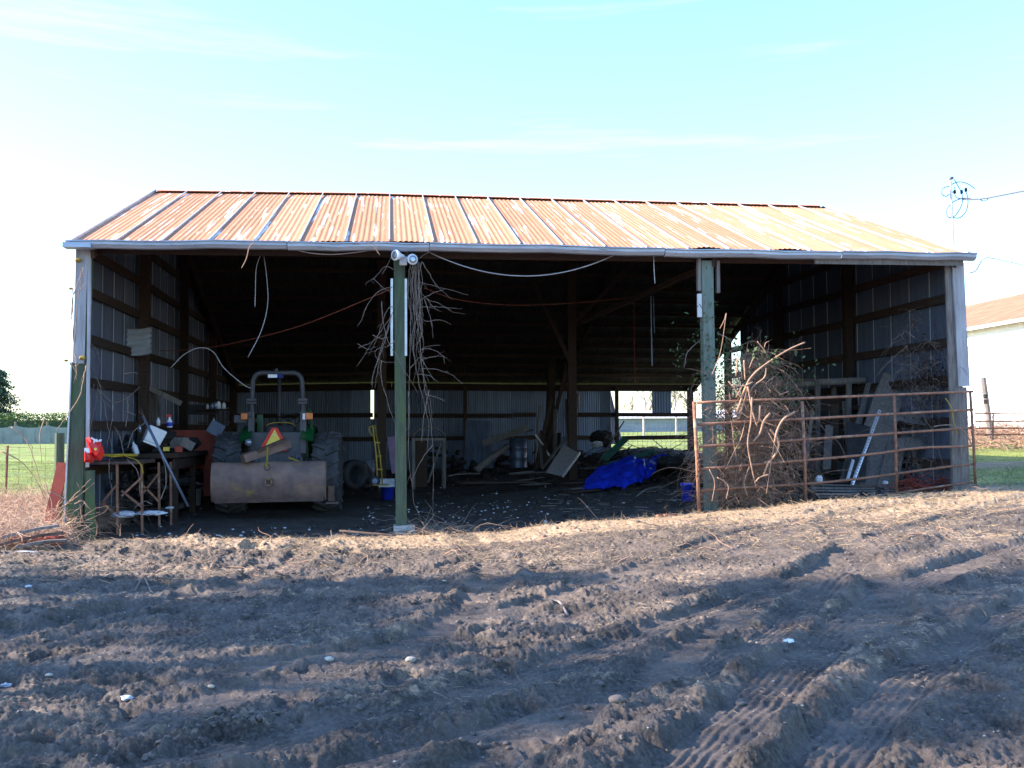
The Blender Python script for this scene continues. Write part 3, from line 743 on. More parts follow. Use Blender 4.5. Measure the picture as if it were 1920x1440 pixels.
def part_post():
    p = at(111, 880, .55); z = G(p.x, .55)
    return fence_post(p.x, .55, at(111, 812, .55).z-z, .072, 'post_green', 'short mossy round post beside the barn\'s left corner')
part_post()
a = at(93, 985, .1); b = at(119, 868, .3)
mb = MB(); mb.beam((a.x, .05, a.z), (b.x, .3, b.z), .16, .03, up=(0, -1, .2), jit=.006, n=3)
tag(mb.build('plank', M['red_paint']), 'red brown board leaning on the short mossy post', 'plank')

# tangle of dead grass and canes left of the barn
N_ = 24000
x = rng.uniform(-5.5, .05, N_); y = rng.uniform(-1.5, 4.2, N_); keep = (y > -1.3+.35*np.sin(x*2)) ; x = x[keep]; y = y[keep]
hgt = .25+.55*fbm(x*.9, y*.9, 12, 3)
z = G1(x, y)+rng.uniform(-.02, .35, len(x))*hgt
D = np.stack([rng.normal(size=len(x))*.9, rng.normal(size=len(x))*.6, rng.uniform(.0, 1.3, len(x))], 1)
o = strands('dead_grass', np.stack([x, y, z], 1), D, rng.uniform(.25, .75, len(x)), rng.uniform(.2, .9, len(x)), rng.uniform(.0025, .006, len(x)), 'deadgrass', K=6, wob=.2, seed=3)
tag(o, 'tangled pale dead grass filling the left edge beside the barn', 'dead grass', kind='stuff')
N_ = 260
x = rng.uniform(-4.5, .2, N_); y = rng.uniform(-1.0, 2.6, N_)
D = np.stack([rng.normal(size=N_)*.8, rng.normal(size=N_)*.4, rng.uniform(.3, 1.5, N_)], 1)
o = strands('bramble_canes', np.stack([x, y, G1(x, y)], 1), D, rng.uniform(.5, 1.5, N_), rng.uniform(.3, .9, N_), rng.uniform(.004, .009, N_), 'bramble', K=9, wob=.12, seed=8)
tag(o, 'arching brown canes standing out of the dead grass', 'brambles', kind='stuff')

# ------------------------------------------------------------------ background right and rear
EV = .5
bld = thing('outbuilding', 'white building with rusty corrugated roof at the right edge', 'building', (24, 14, 0))
mb = MB(); mb.box((3, 5, 2.5), (6, 22, 4.8)); mb.build('wall', M['bwall'], bld)
for i in range(34):
    mb = MB(); y0 = -6.4+i*.66; n = 18
    vs = []; fs = []
    for j in range(2):
        for k in range(n+1):
            X_ = -.35+3.6*j; vs.append((X_, y0+.655*k/n, 4.92+.42*(X_+.35)+.014*math.cos(2*PI*6*k/n)))
    for k in range(n): fs.append((k, k+1, n+2+k, n+1+k))
    mb.add(vs, fs); mb.build('roof_panel', M['rust_strip'], bld, smooth=True)
mb = MB(); mb.add([(3.25, -6.4, 6.43), (3.25, 16, 6.43), (6.5, 16, 5.0), (6.5, -6.4, 5.0)], [(0, 1, 2, 3)]); mb.build('roof_panel', M['rust_strip'], bld)
mb = MB(); mb.beam((-.37, -6.4, 4.88), (-.37, 16, 4.88), .03, .1); mb.build('fascia_board', M['white'], bld)
p = at(1858, 800, 11.5)
fence_post(p.x, 11.5, at(1851, 708, 11.5).z-G(p.x, 11.5), .085, 'wood_grey', 'leaning pale wooden post behind the right corner of the barn', lean=(-.2, 0))
for k, (px_, py_) in enumerate(((1848, 743), (1848, 753))):
    q = at(px_, py_, 11.3); mb = MB(); mb.lathe([(.03, -.06), (.07, -.03), (.05, 0), (.07, .03), (.03, .06)], q, n=10)
    tag(mb.build('insulator', M['char']), ('upper', 'lower')[k]+' dark insulator beside the leaning pale post', 'insulator')
g2 = thing('farm_gate', 'small tubular gate across the yard right of the barn', 'gate', (0, 10.5, 0))
for k, py_ in enumerate((775, 790, 803, 815)):
    a = at(1828, py_, 10.5); b = at(2010, py_-1, 10.5); mb = MB(); mb.tube([(a.x, 0, a.z), (b.x, 0, b.z)], .022, 7); mb.build('rail', M['rust'], g2)
a = at(1862, 775, 10.5); b = at(1862, 818, 10.5); mb = MB(); mb.tube([(a.x, 0, a.z), (b.x, 0, b.z)], .022, 7); mb.build('upright', M['rust'], g2)
q = at(1905, 797, 15)
tk = thing('water_tank', 'white round tank lying behind the small tubular gate', 'tank', (q.x, 15, q.z))
mb = MB(); mb.lathe([(.0, -1.0), (.22, -.95), (.3, -.8), (.3, .8), (.22, .95), (0, 1.0)], (0, 0, 0), 'x', 20); mb.build('shell', M['white'], tk, smooth=True)
for s in (-.5, .5): mb = MB(); mb.box((s, 0, -.33), (.12, .4, .16)); mb.build('saddle', M['concrete'], tk)
q0 = at(1882, 783, 16); q1 = at(1935, 735, 16)
mb = MB(); vs = []; fs = []; n = 40
for j in range(2):
    for k in range(n+1): vs.append((q0.x+(q1.x-q0.x)*k/n+j*.25, 16+j*.5+.012*math.cos(k*PI/2), q0.z+(q1.z-q0.z)*j-.25*(1-k/n)*j))
for k in range(n): fs.append((k, k+1, n+2+k, n+1+k))
mb.add(vs, fs); tag(mb.build('metal_sheet', M['galv_light'], smooth=True), 'light corrugated metal sheet propped above the white tank', 'metal sheet')
N_ = 1500
th = rng.uniform(0, 2*PI, N_); rr_ = np.sqrt(rng.uniform(0, 1, N_)); x = 21.8+3.4*rr_*np.cos(th); y = 12.4+2*rr_*np.sin(th)
o = strands('brush_pile', np.stack([x, y, G1(x, y)+rng.uniform(0, .3, N_)*(1-rr_)], 1), np.stack([rng.normal(size=N_), rng.normal(size=N_), rng.uniform(-.1, .6, N_)], 1), rng.uniform(.3, 1.2, N_), rng.uniform(.1, .6, N_), rng.uniform(.006, .016, N_), 'bramble', K=6, wob=.15, seed=18)
tag(o, 'heap of dry brush behind the right corner of the barn', 'brush pile', kind='stuff')
# service mast
mast = thing('service_mast', 'thin electric service mast above the right roof corner', 'electric mast', (0, 0, 0))
tp = at(1782, 338, .7); bt = at(1787, 458, .7)
mb = MB(); mb.tube([(bt.x+.02, .7, 1.0), tuple(bt), tuple(tp)], .021, 8); mb.build('pipe', M['cable'], mast)
mb = MB(); mb.tube(spl([at(1781, 338, .7), at(1784, 333, .7), at(1787, 335, .7)], 4), .02, 7); mb.build('weather_head', M['rops'], mast)
for px_, py_ in ((1803, 360), (1811, 356), (1790, 360)):
    q = at(px_, py_, .7); mb = MB(); mb.lathe([(.012, -.035), (.026, -.015), (.02, 0), (.026, .015), (.012, .035)], q, n=8); mb.build('insulator', M['char'], mast)
def wire(name, pts, r, mt, label, cat, n=6, sides=5, **k):
    mb = MB(); mb.tube(spl(pts, n), r, sides); return tag(mb.build(name, M[mt], smooth=True), label, cat, **k)
A = lambda L_, Y_: [at(a, b, Y_) for a, b in L_]
for pts in ([(1781, 349), (1768, 353), (1766, 364), (1774, 368), (1780, 364)], [(1781, 347), (1798, 341), (1815, 345), (1828, 354)], [(1789, 336), (1797, 350), (1804, 365), (1803, 385), (1790, 405), (1778, 407), (1775, 393), (1790, 377), (1810, 371)], [(1811, 358), (1815, 375), (1812, 395), (1800, 408), (1786, 408)], [(1781, 362), (1790, 358), (1790, 350)], [(1790, 366), (1798, 372), (1820, 372)]):
    mb = MB(); mb.tube(spl(A(pts, .7), 6), .008, 4); mb.build('drip_loop', M['cable_dark'], mast, smooth=True)
wire('power_cable', [at(1805, 374, .7), at(1840, 373, .3), at(1880, 366, -.4), at(1935, 355, -1.2)], .014, 'cable_dark', 'dark power cable running from the mast to the right', 'cable')
wire('power_cable', [at(1836, 373, .35), at(1845, 377, .3), at(1856, 371, 0)], .008, 'cable_dark', 'short loose wire tail hanging from the power cable', 'cable')
wire('power_cable', [at(1818, 512, .2), at(1830, 507, .2), at(1845, 485, .1), at(1870, 486, 0), at(1935, 501, -.4)], .008, 'cable_dark', 'thin wire leaving the right barn corner below the eave', 'cable')

# behind the shed, seen through the rear opening
ls = thing('low_shed', 'long low pale shed seen through the rear opening', 'shed', (20, 46, 1.0))
mb = MB(); mb.box((2, 0, .6), (14, 4, 1.25)); mb.build('wall', mat('blue_grey_shed_wall', (.30, .33, .38), (.25, .28, .33), 3, .8), ls)
mb = MB(); mb.add([(-5.2, -2.3, 1.25), (9.2, -2.3, 1.25), (9.2, 0, 1.75), (-5.2, 0, 1.75), (-5.2, 2.3, 1.25), (9.2, 2.3, 1.25)], [(0, 1, 2, 3), (3, 2, 5, 4)]); mb.build('roof', M['bwall'], ls)
for i, (px_, Yq, h) in enumerate(((1176, 60, 4.2), (1215, 66, 5.6), (1252, 58, 5.2), (1300, 62, 5.8), (1345, 64, 6.2), (1125, 70, 4.5))):
    q = at(px_, 770, Yq)
    bare_tree('bare_tree', q.x, Yq, h, ['thin leafless tree at the left of the rear opening', 'spreading leafless tree above the low pale shed', 'leafless tree behind the loose hanging wall panel', 'leafless tree right of the rear opening\'s corner post', 'tall leafless tree behind the open right bay', 'leafless tree mostly hidden by the rear wall'][i], 20+i, .6, depth=5)
fp = at(1207, 812, 30); fence_post(fp.x, 30, .95, .05, 'concrete', 'pale fence post standing in the field behind the rear opening')
fp = at(1268, 812, 30); fence_post(fp.x, 30, .9, .05, 'concrete', 'pale fence post behind the loose hanging wall panel')
wf = thing('wire_mesh', 'wire mesh panel closing the lower rear opening', 'wire fence', (0, BY+.16, 0))
mb = MB(); x0 = at(1160, 800, BY+.16).x; x1 = at(1292, 800, BY+.16).x
for k in range(12): mb.tube([(x0, 0, .9+.11*k), (x1, 0, .9+.11*k)], .005, 3, cap=False)
for k in range(16): xx = x0+(x1-x0)*k/15; mb.tube([(xx, 0, .8), (xx, 0, 2.15)], .005, 3, cap=False)
mb.build('wire', M['cable'], wf)

# ------------------------------------------------------------------ tractor
TX = at(524, 940, 3.2).x; TY = 3.3; TZ = G(TX, TY)-.01
tr = thing('tractor', 'green compact tractor with folding roll bar parked inside the left bay', 'tractor', (TX, TY, TZ), (0, 0, R(-1))); tr.scale = (1.045,)*3
def tyre(parent, x, y, rad, w, rim_r, lugs=20, label=None):
    rm = MB(); s = -1 if x < 0 else 1
    rm.lathe([(.05, s*w*.1), (rim_r*.35, s*w*.12), (rim_r*.6, s*w*.02), (rim_r*.92, s*w*.06), (rim_r*1.0, s*w*.36), (rim_r*1.06, s*w*.38), (rim_r*1.06, -s*w*.38)], (x, y, rad), 'x', 28)
    r_ = rm.build('wheel', M['yellow'], parent, smooth=True)
    mb = MB(); k = w/2
    prof = [(rim_r, -k*.72), (rim_r+.05, -k*.9), (rad*.82, -k), (rad*.93, -k*.95), (rad*.965, -k*.6), (rad*.97, 0), (rad*.965, k*.6), (rad*.93, k*.95), (rad*.82, k), (rim_r+.05, k*.9), (rim_r, k*.72)]
    mb.lathe(prof, (x, y, rad), 'x', 44)
    for i in range(lugs*2):
        sd_ = 1 if i % 2 else -1; a = 2*PI*i/(lugs*2)
        pts = []
        for t in (0, .5, 1):
            aa = a+(.0-t)*.19; xx = sd_*(k*.04+(k*.98)*t); rr2 = rad*(1.0-.07*t*t)
            pts.append(Vector((x+xx, y+math.cos(aa)*rr2, rad+math.sin(aa)*rr2)))
        for p_, q_ in zip(pts[:-1], pts[1:]):
            mid = (p_+q_)/2-Vector((x, y, rad)); mid.x = 0; mb.beam(p_, q_, .045, .05, up=mid)
    mb.build('tyre', M['rubber'], r_)
    return r_
tyre(tr, -.80, 0, .675, .44, .34); tyre(tr, .80, 0, .675, .44, .34)
tyre(tr, -.62, 2.05, .42, .26, .22, 16); tyre(tr, .62, 2.05, .42, .26, .22, 16)
mb = MB(); mb.box((0, .35, .62), (.62, 1.1, .55)); mb.box((0, 1.5, .66), (.40, 1.5, .42)); mb.lathe([(.09, -.62), (.13, -.3), (.13, .3), (.09, .62)], (0, 0, .675), 'x', 14)
mb.build('chassis', M['rops'], tr, bevel=.02)
mb = MB(); vs = []
mb.box((0, 1.75, 1.12), (.62, 1.35, .52), taper=.15); mb.build('bonnet', M['green'], tr, bevel=.05)
for s in (-1, 1):      # fenders as arcs over the inner tyre edges
    mb = MB(); n = 12; vs = []; fs = []
    for k in range(n+1):
        a = R(44+k*10); r_ = .80
        for xx in (.40, .60):
            rr3 = r_*(1-.03*(xx > .5))+.05*(xx < .5); vs.append((s*xx, -math.cos(a)*rr3, .675+math.sin(a)*rr3))
    for k in range(n): q = k*2; fs.append((q, q+1, q+3, q+2))
    m0 = len(vs); vs += [(v[0], v[1], v[2]-.02) for v in vs]; fs += [tuple(i+m0 for i in f[::-1]) for f in fs]
    mb.add(vs, fs)
    pl = [(-math.cos(R(28+k*11.5))*.8, .675+math.sin(R(28+k*11.5))*.8) for k in range(n+1)]
    mb.build('fender', M['green'], tr)
    mb = MB(); mb.beam((s*.56, -.25, 1.3), (s*.50, -.1, 1.72), .05, .16, up=(0, 1, 0)) if s > 0 else mb.beam((-.36, .1, 1.35), (-.36, .12, 1.66), .10, .05, up=(0, 1, 0))
    mb.build('grab_handle', M['green'], tr, bevel=.01)
mb = MB(); mb.beam((.49, -.2, 1.38), (.44, -.12, 1.62), .03, .03); mb.lathe([(.0, -.03), (.05, -.02), (.05, .02), (0, .03)], (.42, -.15, 1.6), n=12); mb.build('control_lever', M['black'], tr)
mb = MB(); mb.box((-.60, -.35, 1.58), (.22, .12, .13)); mb.build('tool_box', M['rops'], tr, bevel=.01)
# roll bar
mb = MB(); w_ = .405; zt_ = 2.345; zr = .14
pts = [(-w_, -.42, .95), (-w_, -.42, 1.95), (-w_, -.42, 2.1)]
arc = [(-w_+zr*(1-math.cos(a)), -.42, zt_-zr*1.2*(1-math.sin(a))) for a in np.linspace(0, PI/2, 7)]
arc2 = [(-x_, y_, z_) for x_, y_, z_ in arc[::-1]]
allp = [(-w_-.02, -.4, .95), (-w_-.01, -.42, 1.9)]+arc+arc2+[(w_+.01, -.42, 1.9), (w_+.02, -.4, .95)]
mb.tube(allp, .040, 8); mb.build('roll_bar', M['rops'], tr, smooth=True)
for s in (-1, 1):
    mb = MB(); mb.box((s*(w_+.01), -.42, 1.87), (.15, .12, .10)); mb.tube([(s*(w_-.08), -.49, 1.87), (s*(w_+.10), -.49, 1.87)], .014, 6); mb.build('hinge_bracket', M['rops'], tr, bevel=.006)
    mb = MB(); mb.box((s*(w_+.02), -.4, 1.35), (.10, .10, .7)); mb.build('roll_bar_foot', M['rops'], tr, bevel=.008)
    mb = MB(); mb.box((s*.53, -.48, 1.62), (.115, .06, .115)); mb.build('turn_lamp', M['amber'], tr, bevel=.015)
    mb = MB(); mb.beam((s*.42, -.45, 1.62), (s*.50, -.47, 1.62), .03, .03); mb.build('lamp_bracket', M['black'], tr)
mb = MB(); mb.box((.445, -.50, 1.615), (.045, .02, .10)); mb.build('sticker', M['white'], tr)
mb = MB(); mb.box((-.075, -.475, 2.29), (.15, .012, .055)); mb.build('sticker', M['white'], tr)
mb = MB(); mb.box((-.025, -.468, 2.29), (.25, .012, .07)); mb.build('sticker', mat('dark_blue_sticker', (.03, .05, .2)), tr)
mb = MB(); mb.lathe([(.0, .0), (.03, .005), (.03, .04), (0, .05)], (-.02, -.42, 2.37), n=10); mb.build('beacon_stud', M['rops'], tr)
mb = MB(); mb.tube([(-.165, 1.15, 1.3), (-.165, 1.15, 2.32)], .032, 10); mb.build('exhaust_stack', M['rops'], tr, smooth=True)
# steering wheel
sw = MB(); c_ = Vector((.07, .55, 1.57)); tl = Matrix.Rotation(R(-58), 3, 'X')
ring = [c_+tl @ Vector((.2*math.cos(a), 0, .2*math.sin(a))) for a in np.linspace(0, 2*PI, 33)]
sw.tube(ring, .014, 8, cap=False)
for a in (.5, 2.6, 4.7): sw.tube([c_, c_+tl @ Vector((.19*math.cos(a), 0, .19*math.sin(a)))], .01, 6)
sw.tube([c_, (.07, .85, 1.2)], .025, 8); sw.build('steering_wheel', M['black'], tr, smooth=True)
mb = MB(); mb.box((.02, -.12, 1.22), (.52, .12, .52)); mb.box((.02, .12, 1.02), (.52, .5, .12)); mb.build('seat', M['black'], tr, bevel=.05)
mb = MB(); mb.tube(spl([(-.21, -.16, 1.46), (-.14, -.17, 1.505), (.05, -.17, 1.52), (.2, -.17, 1.505), (.27, -.16, 1.46)], 5), .012, 6); mb.build('seat_piping', M['yellow'], tr, smooth=True)
mb = MB(); mb.box((0, -.30, 1.05), (.86, .25, .62)); mb.build('rear_housing', M['rops'], tr, bevel=.03)
# slow vehicle emblem
sm = thing('slow_vehicle_emblem', 'x', 'x'); bpy.data.objects.remove(sm)
mb = MB(); tri = [(-.225, -.14), (-.195, -.19), (.195, -.19), (.225, -.14), (.045, .19), (-.045, .19)]
mb.prism(tri, (-.03, -.52, 1.24), (1, 0, 0), (0, 0, 1), (0, 1, 0), .008); em = mb.build('slow_vehicle_emblem', M['smv_r'], tr)
mb = MB(); mb.prism([(-.165, -.145), (.165, -.145), (.0, .165)], (-.03, -.527, 1.24), (1, 0, 0), (0, 0, 1), (0, 1, 0), .006); mb.build('reflector_triangle', M['smv_y'], em)
mb = MB()
for zz in (.07, -.09): mb.lathe([(.0, -.006), (.012, -.004), (.012, .004)], (-.03, -.533, 1.24+zz), 'y', 8)
mb.build('bolt', M['galv_light'], em)
mb = MB(); mb.box((-.03, -.48, 1.2), (.06, .08, .3)); mb.build('emblem_bracket', M['rops'], tr)
mb = MB(); mb.lathe([(.0, -.05), (.055, -.045), (.06, -.01), (.045, .04), (0, .06)], (-.435, -.62, 1.19), 'y', 18); mb.build('work_lamp', M['glass'], tr, smooth=True)
mb = MB(); mb.tube([(-.435, -.56, 1.15), (-.435, -.5, .95), (-.43, -.48, .75)], .02, 6); mb.build('lamp_stem', M['black'], tr)
for s in (-1, 1):
    mb = MB(); mb.tube([(s*.3, -.35, .5), (s*.36, -1.0, .35)], .025, 6); mb.build('lift_arm', M['rust_dark'], tr)
    mb = MB(); mb.tube([(s*.32, -.4, 1.0), (s*.34, -.75, .45)], .02, 6); mb.build('lift_rod', M['galv'], tr)
mb = MB(); mb.tube([(.02, -.5, .75), (.03, -1.1, .85)], .022, 6); mb.build('top_link', M['rust_dark'], tr)
mb = MB()
for k, (xx, zz) in enumerate(((.25, .95), (.3, .9), (.36, .92), (.42, .88), (-.33, .82), (-.38, .88))): mb.tube(spl([(xx, -.5, zz), (xx+.02, -.62, zz-.04), (xx+.01, -.58, zz-.2), (xx-.03, -.48, zz-.3)], 4), .012, 5)
mb.build('hydraulic_hose', M['black'], tr, smooth=True)

YB = 1.85
# ------------------------------------------------------------------ scraper blade on the hitch
bl = thing('scraper_blade', 'rusty scraper blade with yellow paint remains behind the tractor', 'grader blade', (0, YB, 0))
L0 = at(398, 905, YB); R0 = at(609, 905, YB); zt = at(500, 867, YB).z; zb = at(500, 941, YB).z
def arcp(t): # t 0 bottom..1 top
    a = R(-62)+R(124)*t; H = zt-zb
    return (-.20*math.cos(a)+.10, zb+H/2+H/2*math.sin(a)/math.sin(R(62)))
mb = MB(); nx_, nt_ = 24, 16; vs = []; fs = []
for side in (0, .016):
    b0 = len(vs)
    for i in range(nx_+1):
        for j in range(nt_+1):
            yy_, zz_ = arcp(j/nt_); s = i/nx_
            vs.append((L0.x+(R0.x-L0.x)*s, yy_+side+.004*math.sin(i*1.7+j), zz_+.02*s+(.006*math.sin(i*1.1) if j == nt_ else 0)))
    for i in range(nx_):
        for j in range(nt_):
            a = b0+i*(nt_+1)+j; q = (a, a+nt_+1, a+nt_+2, a+1); fs.append(q if side == 0 else q[::-1])
q = (nx_+1)*(nt_+1)
for i in range(nx_): a = i*(nt_+1)+nt_; fs.append((a, a+nt_+1, a+nt_+1+q, a+q)); a = i*(nt_+1); fs.append((a+nt_+1, a, a+q, a+nt_+1+q))
mb.add(vs, fs); mb.build('mouldboard', M['blade'], bl, smooth=True)
mb = MB(); mb.beam((L0.x+.04, -.02, zb+.05), (R0.x-.02, -.02, zb+.07), .02, .13, jit=.004, n=8); mb.build('cutting_edge', M['rust_dark'], bl)
for X_, nm in ((R0.x+.01, 'end_plate'), (L0.x-.004, 'end_plate')):
    mb = MB(); pts = [arcp(j/10) for j in range(11)]
    mb.prism([(p_[0], p_[1]) for p_ in pts]+[(.30, zt-.02), (.30, zb+.02)] if X_ > L0.x+.5 else [(p_[0], p_[1]) for p_ in pts]+[(.06, zt-.01), (.06, zb+.01)], (X_, 0, 0), (0, 1, 0), (0, 0, 1), (1, 0, 0), .016); mb.build(nm, M['blade'], bl)
q0 = at(455, 860, YB-.1); q1 = at(540, 832, YB+.15)
mb = MB(); mb.beam((q0.x, -.12, q0.z), (q1.x, .35, q1.z), .17, .14, jit=.004); mb.build('pivot_beam', M['blade'], bl, bevel=.008)
q0 = at(513, 829, YB-.05); q1 = at(532, 823, YB+.1)
mb = MB(); mb.beam(at(482, 846, YB-.05)-Vector((0, YB, 0)), at(535, 824, YB+.15)-Vector((0, YB, 0)), .1, .05); mb.build('pivot_plate', M['rust_dark'], bl)
q0 = at(502, 838, YB-.23); q1 = at(500, 876, YB-.23)
mb = MB(); mb.tube([(q0.x, -.24, q0.z), (q1.x, -.22, q1.z)], .016, 8); mb.lathe([(.015, -.02), (.045, -.015), (.045, .015), (.015, .02)], (q1.x, -.22, q1.z+.03), n=10); mb.build('hitch_pin', M['yellow'], bl)
q = at(501, 876, YB-.25); mb = MB(); mb.tube([Vector((q.x+.045*math.cos(a), -.25, q.z+.045*math.sin(a))) for a in np.linspace(0, 2*PI, 14)], .012, 6, cap=False); mb.build('shackle', M['rust_dark'], bl, smooth=True)
q = at(503, 904, YB-.25)
mb = MB()
for sx, sz, w1, h1 in ((-.045, 0, .015, .11), (.045, 0, .015, .11), (0, .05, .105, .015), (0, -.05, .105, .015)): mb.box((q.x+sx, -.19, q.z+sz), (w1, .09, h1))
mb.build('hitch_socket', M['blade'], bl)
mb = MB(); mb.box((R0.x+.10, .12, zb+.12), (.10, .06, .26)); mb.box((R0.x+.12, .12, zb-.03), (.2, .35, .025)); mb.build('skid', M['rust_dark'], bl)
mb = MB(); q0 = at(541, 858, YB+.15); q1 = at(568, 868, YB+.25); mb.tube([(q0.x, .15, q0.z), (q1.x, .25, q1.z)], .018, 6); mb.build('stay_rod', M['yellow'], bl)

# ------------------------------------------------------------------ flood light, post vines
fl = thing('flood_light', 'twin white flood lamp at the top of the mossy middle post', 'flood light', (0, 0, 0))
for px_, py_, dx in ((740, 478, -.85), (774, 486, .3)):
    q = at(px_, py_, -.36); rt = Matrix.Rotation(R(20), 3, 'X') @ Matrix.Rotation(dx, 3, 'Z')
    mb = MB(); mb.lathe([(.078, 0), (.082, .012), (.07, .05), (.045, .1), (.03, .14), (.03, .17)], q, 'y', 20, rot=Matrix.Rotation(dx, 3, 'Z')); mb.build('lamp_head', M['white'], fl, smooth=True)
    mb = MB(); mb.lathe([(0, -.004), (.03, -.006), (.056, -.002)], q, 'y', 20, rot=Matrix.Rotation(dx, 3, 'Z')); mb.build('lamp_glass', M['glass'], fl, smooth=True)
q = at(756, 490, -.18); mb = MB(); mb.box(q, (.11, .07, .12)); mb.build('junction_box', M['white'], fl, bevel=.01)
mb = MB(); mb.tube([at(744, 478, -.2), at(755, 482, -.18), at(770, 484, -.2)], .014, 6); mb.build('arm', M['white'], fl)

def vine_mesh(lines, Y0, dY, r, mb, jit=.006):
    for k, ln_ in enumerate(lines):
        Y_ = Y0+dY*random.uniform(-1, 1); n = len(ln_)
        pts = [at(a, b, Y_+.08*i/n*random.uniform(-1, 1)) for i, (a, b) in enumerate(ln_)]
        s = [p_+Vector([random.uniform(-jit, jit) for _ in range(3)]) for p_ in spl(pts, 5)]; rr_ = [r*(1.2-.8*i/len(s))*random.uniform(.75, 1.2) for i in range(len(s))]
        for q_ in range(1 if len(s) > 9 else 0):
            i0 = random.randrange(3, len(s)-2); d_ = (s[i0+1]-s[i0]).normalized(); e_ = (d_+Vector((random.uniform(-.9, .9), random.uniform(-.3, .3), random.uniform(-.6, .5)))).normalized(); l_ = random.uniform(.06, .22); mb.tube([s[i0], s[i0]+e_*l_*.5, s[i0]+e_*l_+Vector((0, 0, -.02))], [r*.6, r*.45, r*.2], 4)
        mb.tube(s, rr_, 5)
V1 = [[(738, 505), (722, 500), (705, 518), (688, 530), (686, 535)], [(736, 538), (712, 545), (690, 570), (680, 595), (670, 612)], [(735, 590), (720, 612), (700, 640), (668, 688)],
      [(716, 565), (718, 600), (728, 640), (745, 670), (765, 706), (786, 740)], [(736, 585), (722, 630), (706, 680), (695, 722)], [(730, 610), (715, 660), (700, 700), (697, 728)],
      [(740, 640), (725, 650), (706, 655), (704, 668), (718, 678), (742, 680)], [(715, 676), (715, 710), (725, 745), (735, 780), (745, 795)], [(670, 645), (690, 655), (705, 650)], [(672, 652), (690, 645), (712, 632)],
      [(738, 575), (728, 578), (718, 600), (705, 640), (690, 668)], [(698, 628), (715, 635), (730, 632)], [(712, 678), (706, 705), (703, 728)], [(738, 470), (726, 498), (716, 515)], [(700, 523), (722, 542), (738, 550)],
      [(782, 530), (800, 532), (830, 540), (878, 553)], [(790, 490), (806, 515), (818, 535), (848, 562)], [(784, 565), (800, 556), (822, 546), (838, 541)], [(782, 540), (800, 560), (825, 570), (850, 585), (872, 589)],
      [(782, 578), (810, 575), (840, 577), (866, 579)], [(780, 592), (800, 602), (825, 600), (846, 608)], [(796, 560), (808, 600), (812, 635)], [(785, 660), (800, 650), (825, 647)], [(788, 655), (810, 655), (830, 668), (834, 682)],
      [(788, 675), (815, 668), (832, 668)], [(790, 692), (815, 692), (845, 702), (867, 720)], [(785, 702), (805, 705), (822, 716)], [(798, 740), (820, 745), (835, 754)], [(790, 672), (800, 690), (807, 703)], [(786, 484), (800, 475), (812, 462)],
      [(780, 490), (778, 560), (785, 620), (790, 680), (797, 730), (806, 780), (811, 830), (812, 900), (812, 975)], [(777, 500), (782, 580), (775, 650), (784, 710), (796, 760), (804, 800), (800, 850)],
      [(772, 520), (770, 600), (768, 700), (766, 780), (767, 860), (772, 905), (777, 945), (790, 975)], [(784, 530), (790, 600), (788, 660), (798, 720), (806, 750), (811, 790)], [(811, 835), (795, 855), (776, 890), (770, 900)],
      [(766, 735), (768, 790), (765, 830)], [(805, 730), (795, 780), (790, 830)], [(800, 560), (812, 575), (822, 583)], [(782, 545), (775, 580), (793, 620), (780, 655), (790, 700)], [(770, 690), (786, 670), (800, 672)]]
for k in range(12):
    x0 = random.uniform(770, 790); V1.append([(x0+random.uniform(-5, 5)*i, 490+i*(38+k*1.5)+0) if False else (x0+random.uniform(-6, 6), 492+i*38) for i in range(random.randint(4, 7))])
mb = MB(); vine_mesh(V1, -.16, .09, .0048, mb)
tag(mb.build('dead_vine', M['cane_pale'], smooth=True), 'bare dead vines hanging round the mossy middle post', 'vine')
V2 = [[(163, 685), (158, 705), (150, 742), (130, 775), (118, 790), (106, 806)], [(141, 665), (143, 690), (143, 712)], [(130, 680), (138, 687), (150, 680)], [(133, 600), (136, 560), (150, 520), (157, 500)], [(140, 640), (146, 560), (157, 505)],
      [(136, 540), (137, 580), (138, 640), (143, 668)], [(150, 945), (155, 975), (170, 1000)], [(95, 985), (130, 940), (150, 918), (171, 897)], [(92, 920), (120, 935), (135, 938), (178, 905)], [(100, 955), (120, 948), (160, 920)],
      [(85, 905), (98, 950), (94, 985)], [(120, 958), (135, 985), (150, 1006)], [(20, 800), (45, 820), (60, 850), (75, 900), (92, 945)], [(83, 785), (75, 820), (78, 868)], [(0, 845), (40, 865), (70, 905), (95, 960)], [(140, 945), (155, 940), (172, 957)], [(105, 1000), (112, 960), (120, 940)], [(180, 1005), (183, 985), (178, 975)], [(225, 1005), (226, 990), (217, 982)]]
mb = MB(); vine_mesh(V2, -.55, .2, .0075, mb)
tag(mb.build('dead_vine', M['bramble'], smooth=True), 'pale broken canes climbing the left corner post', 'vine')
V3 = [[(163, 845), (172, 790), (180, 750), (184, 715), (178, 705)], [(184, 728), (196, 760), (202, 800), (212, 848)], [(190, 735), (212, 755), (240, 745), (262, 725)], [(170, 690), (185, 715), (190, 745)], [(213, 755), (208, 800), (200, 840)],
      [(235, 770), (255, 778)], [(165, 640), (180, 655), (188, 680), (185, 700)], [(240, 840), (250, 810), (272, 790), (260, 770)], [(232, 850), (225, 820), (215, 800)], [(238, 860), (258, 885), (262, 920), (270, 950)], [(205, 860), (205, 890), (212, 930)], [(230, 702), (245, 698), (256, 700)], [(236, 800), (240, 770), (238, 740)],
      [(300, 940), (312, 900), (305, 860), (295, 830)], [(285, 945), (270, 940), (250, 955)], [(176, 720), (168, 760), (175, 820)]]
mb = MB(); vine_mesh(V3, .35, .12, .006, mb)
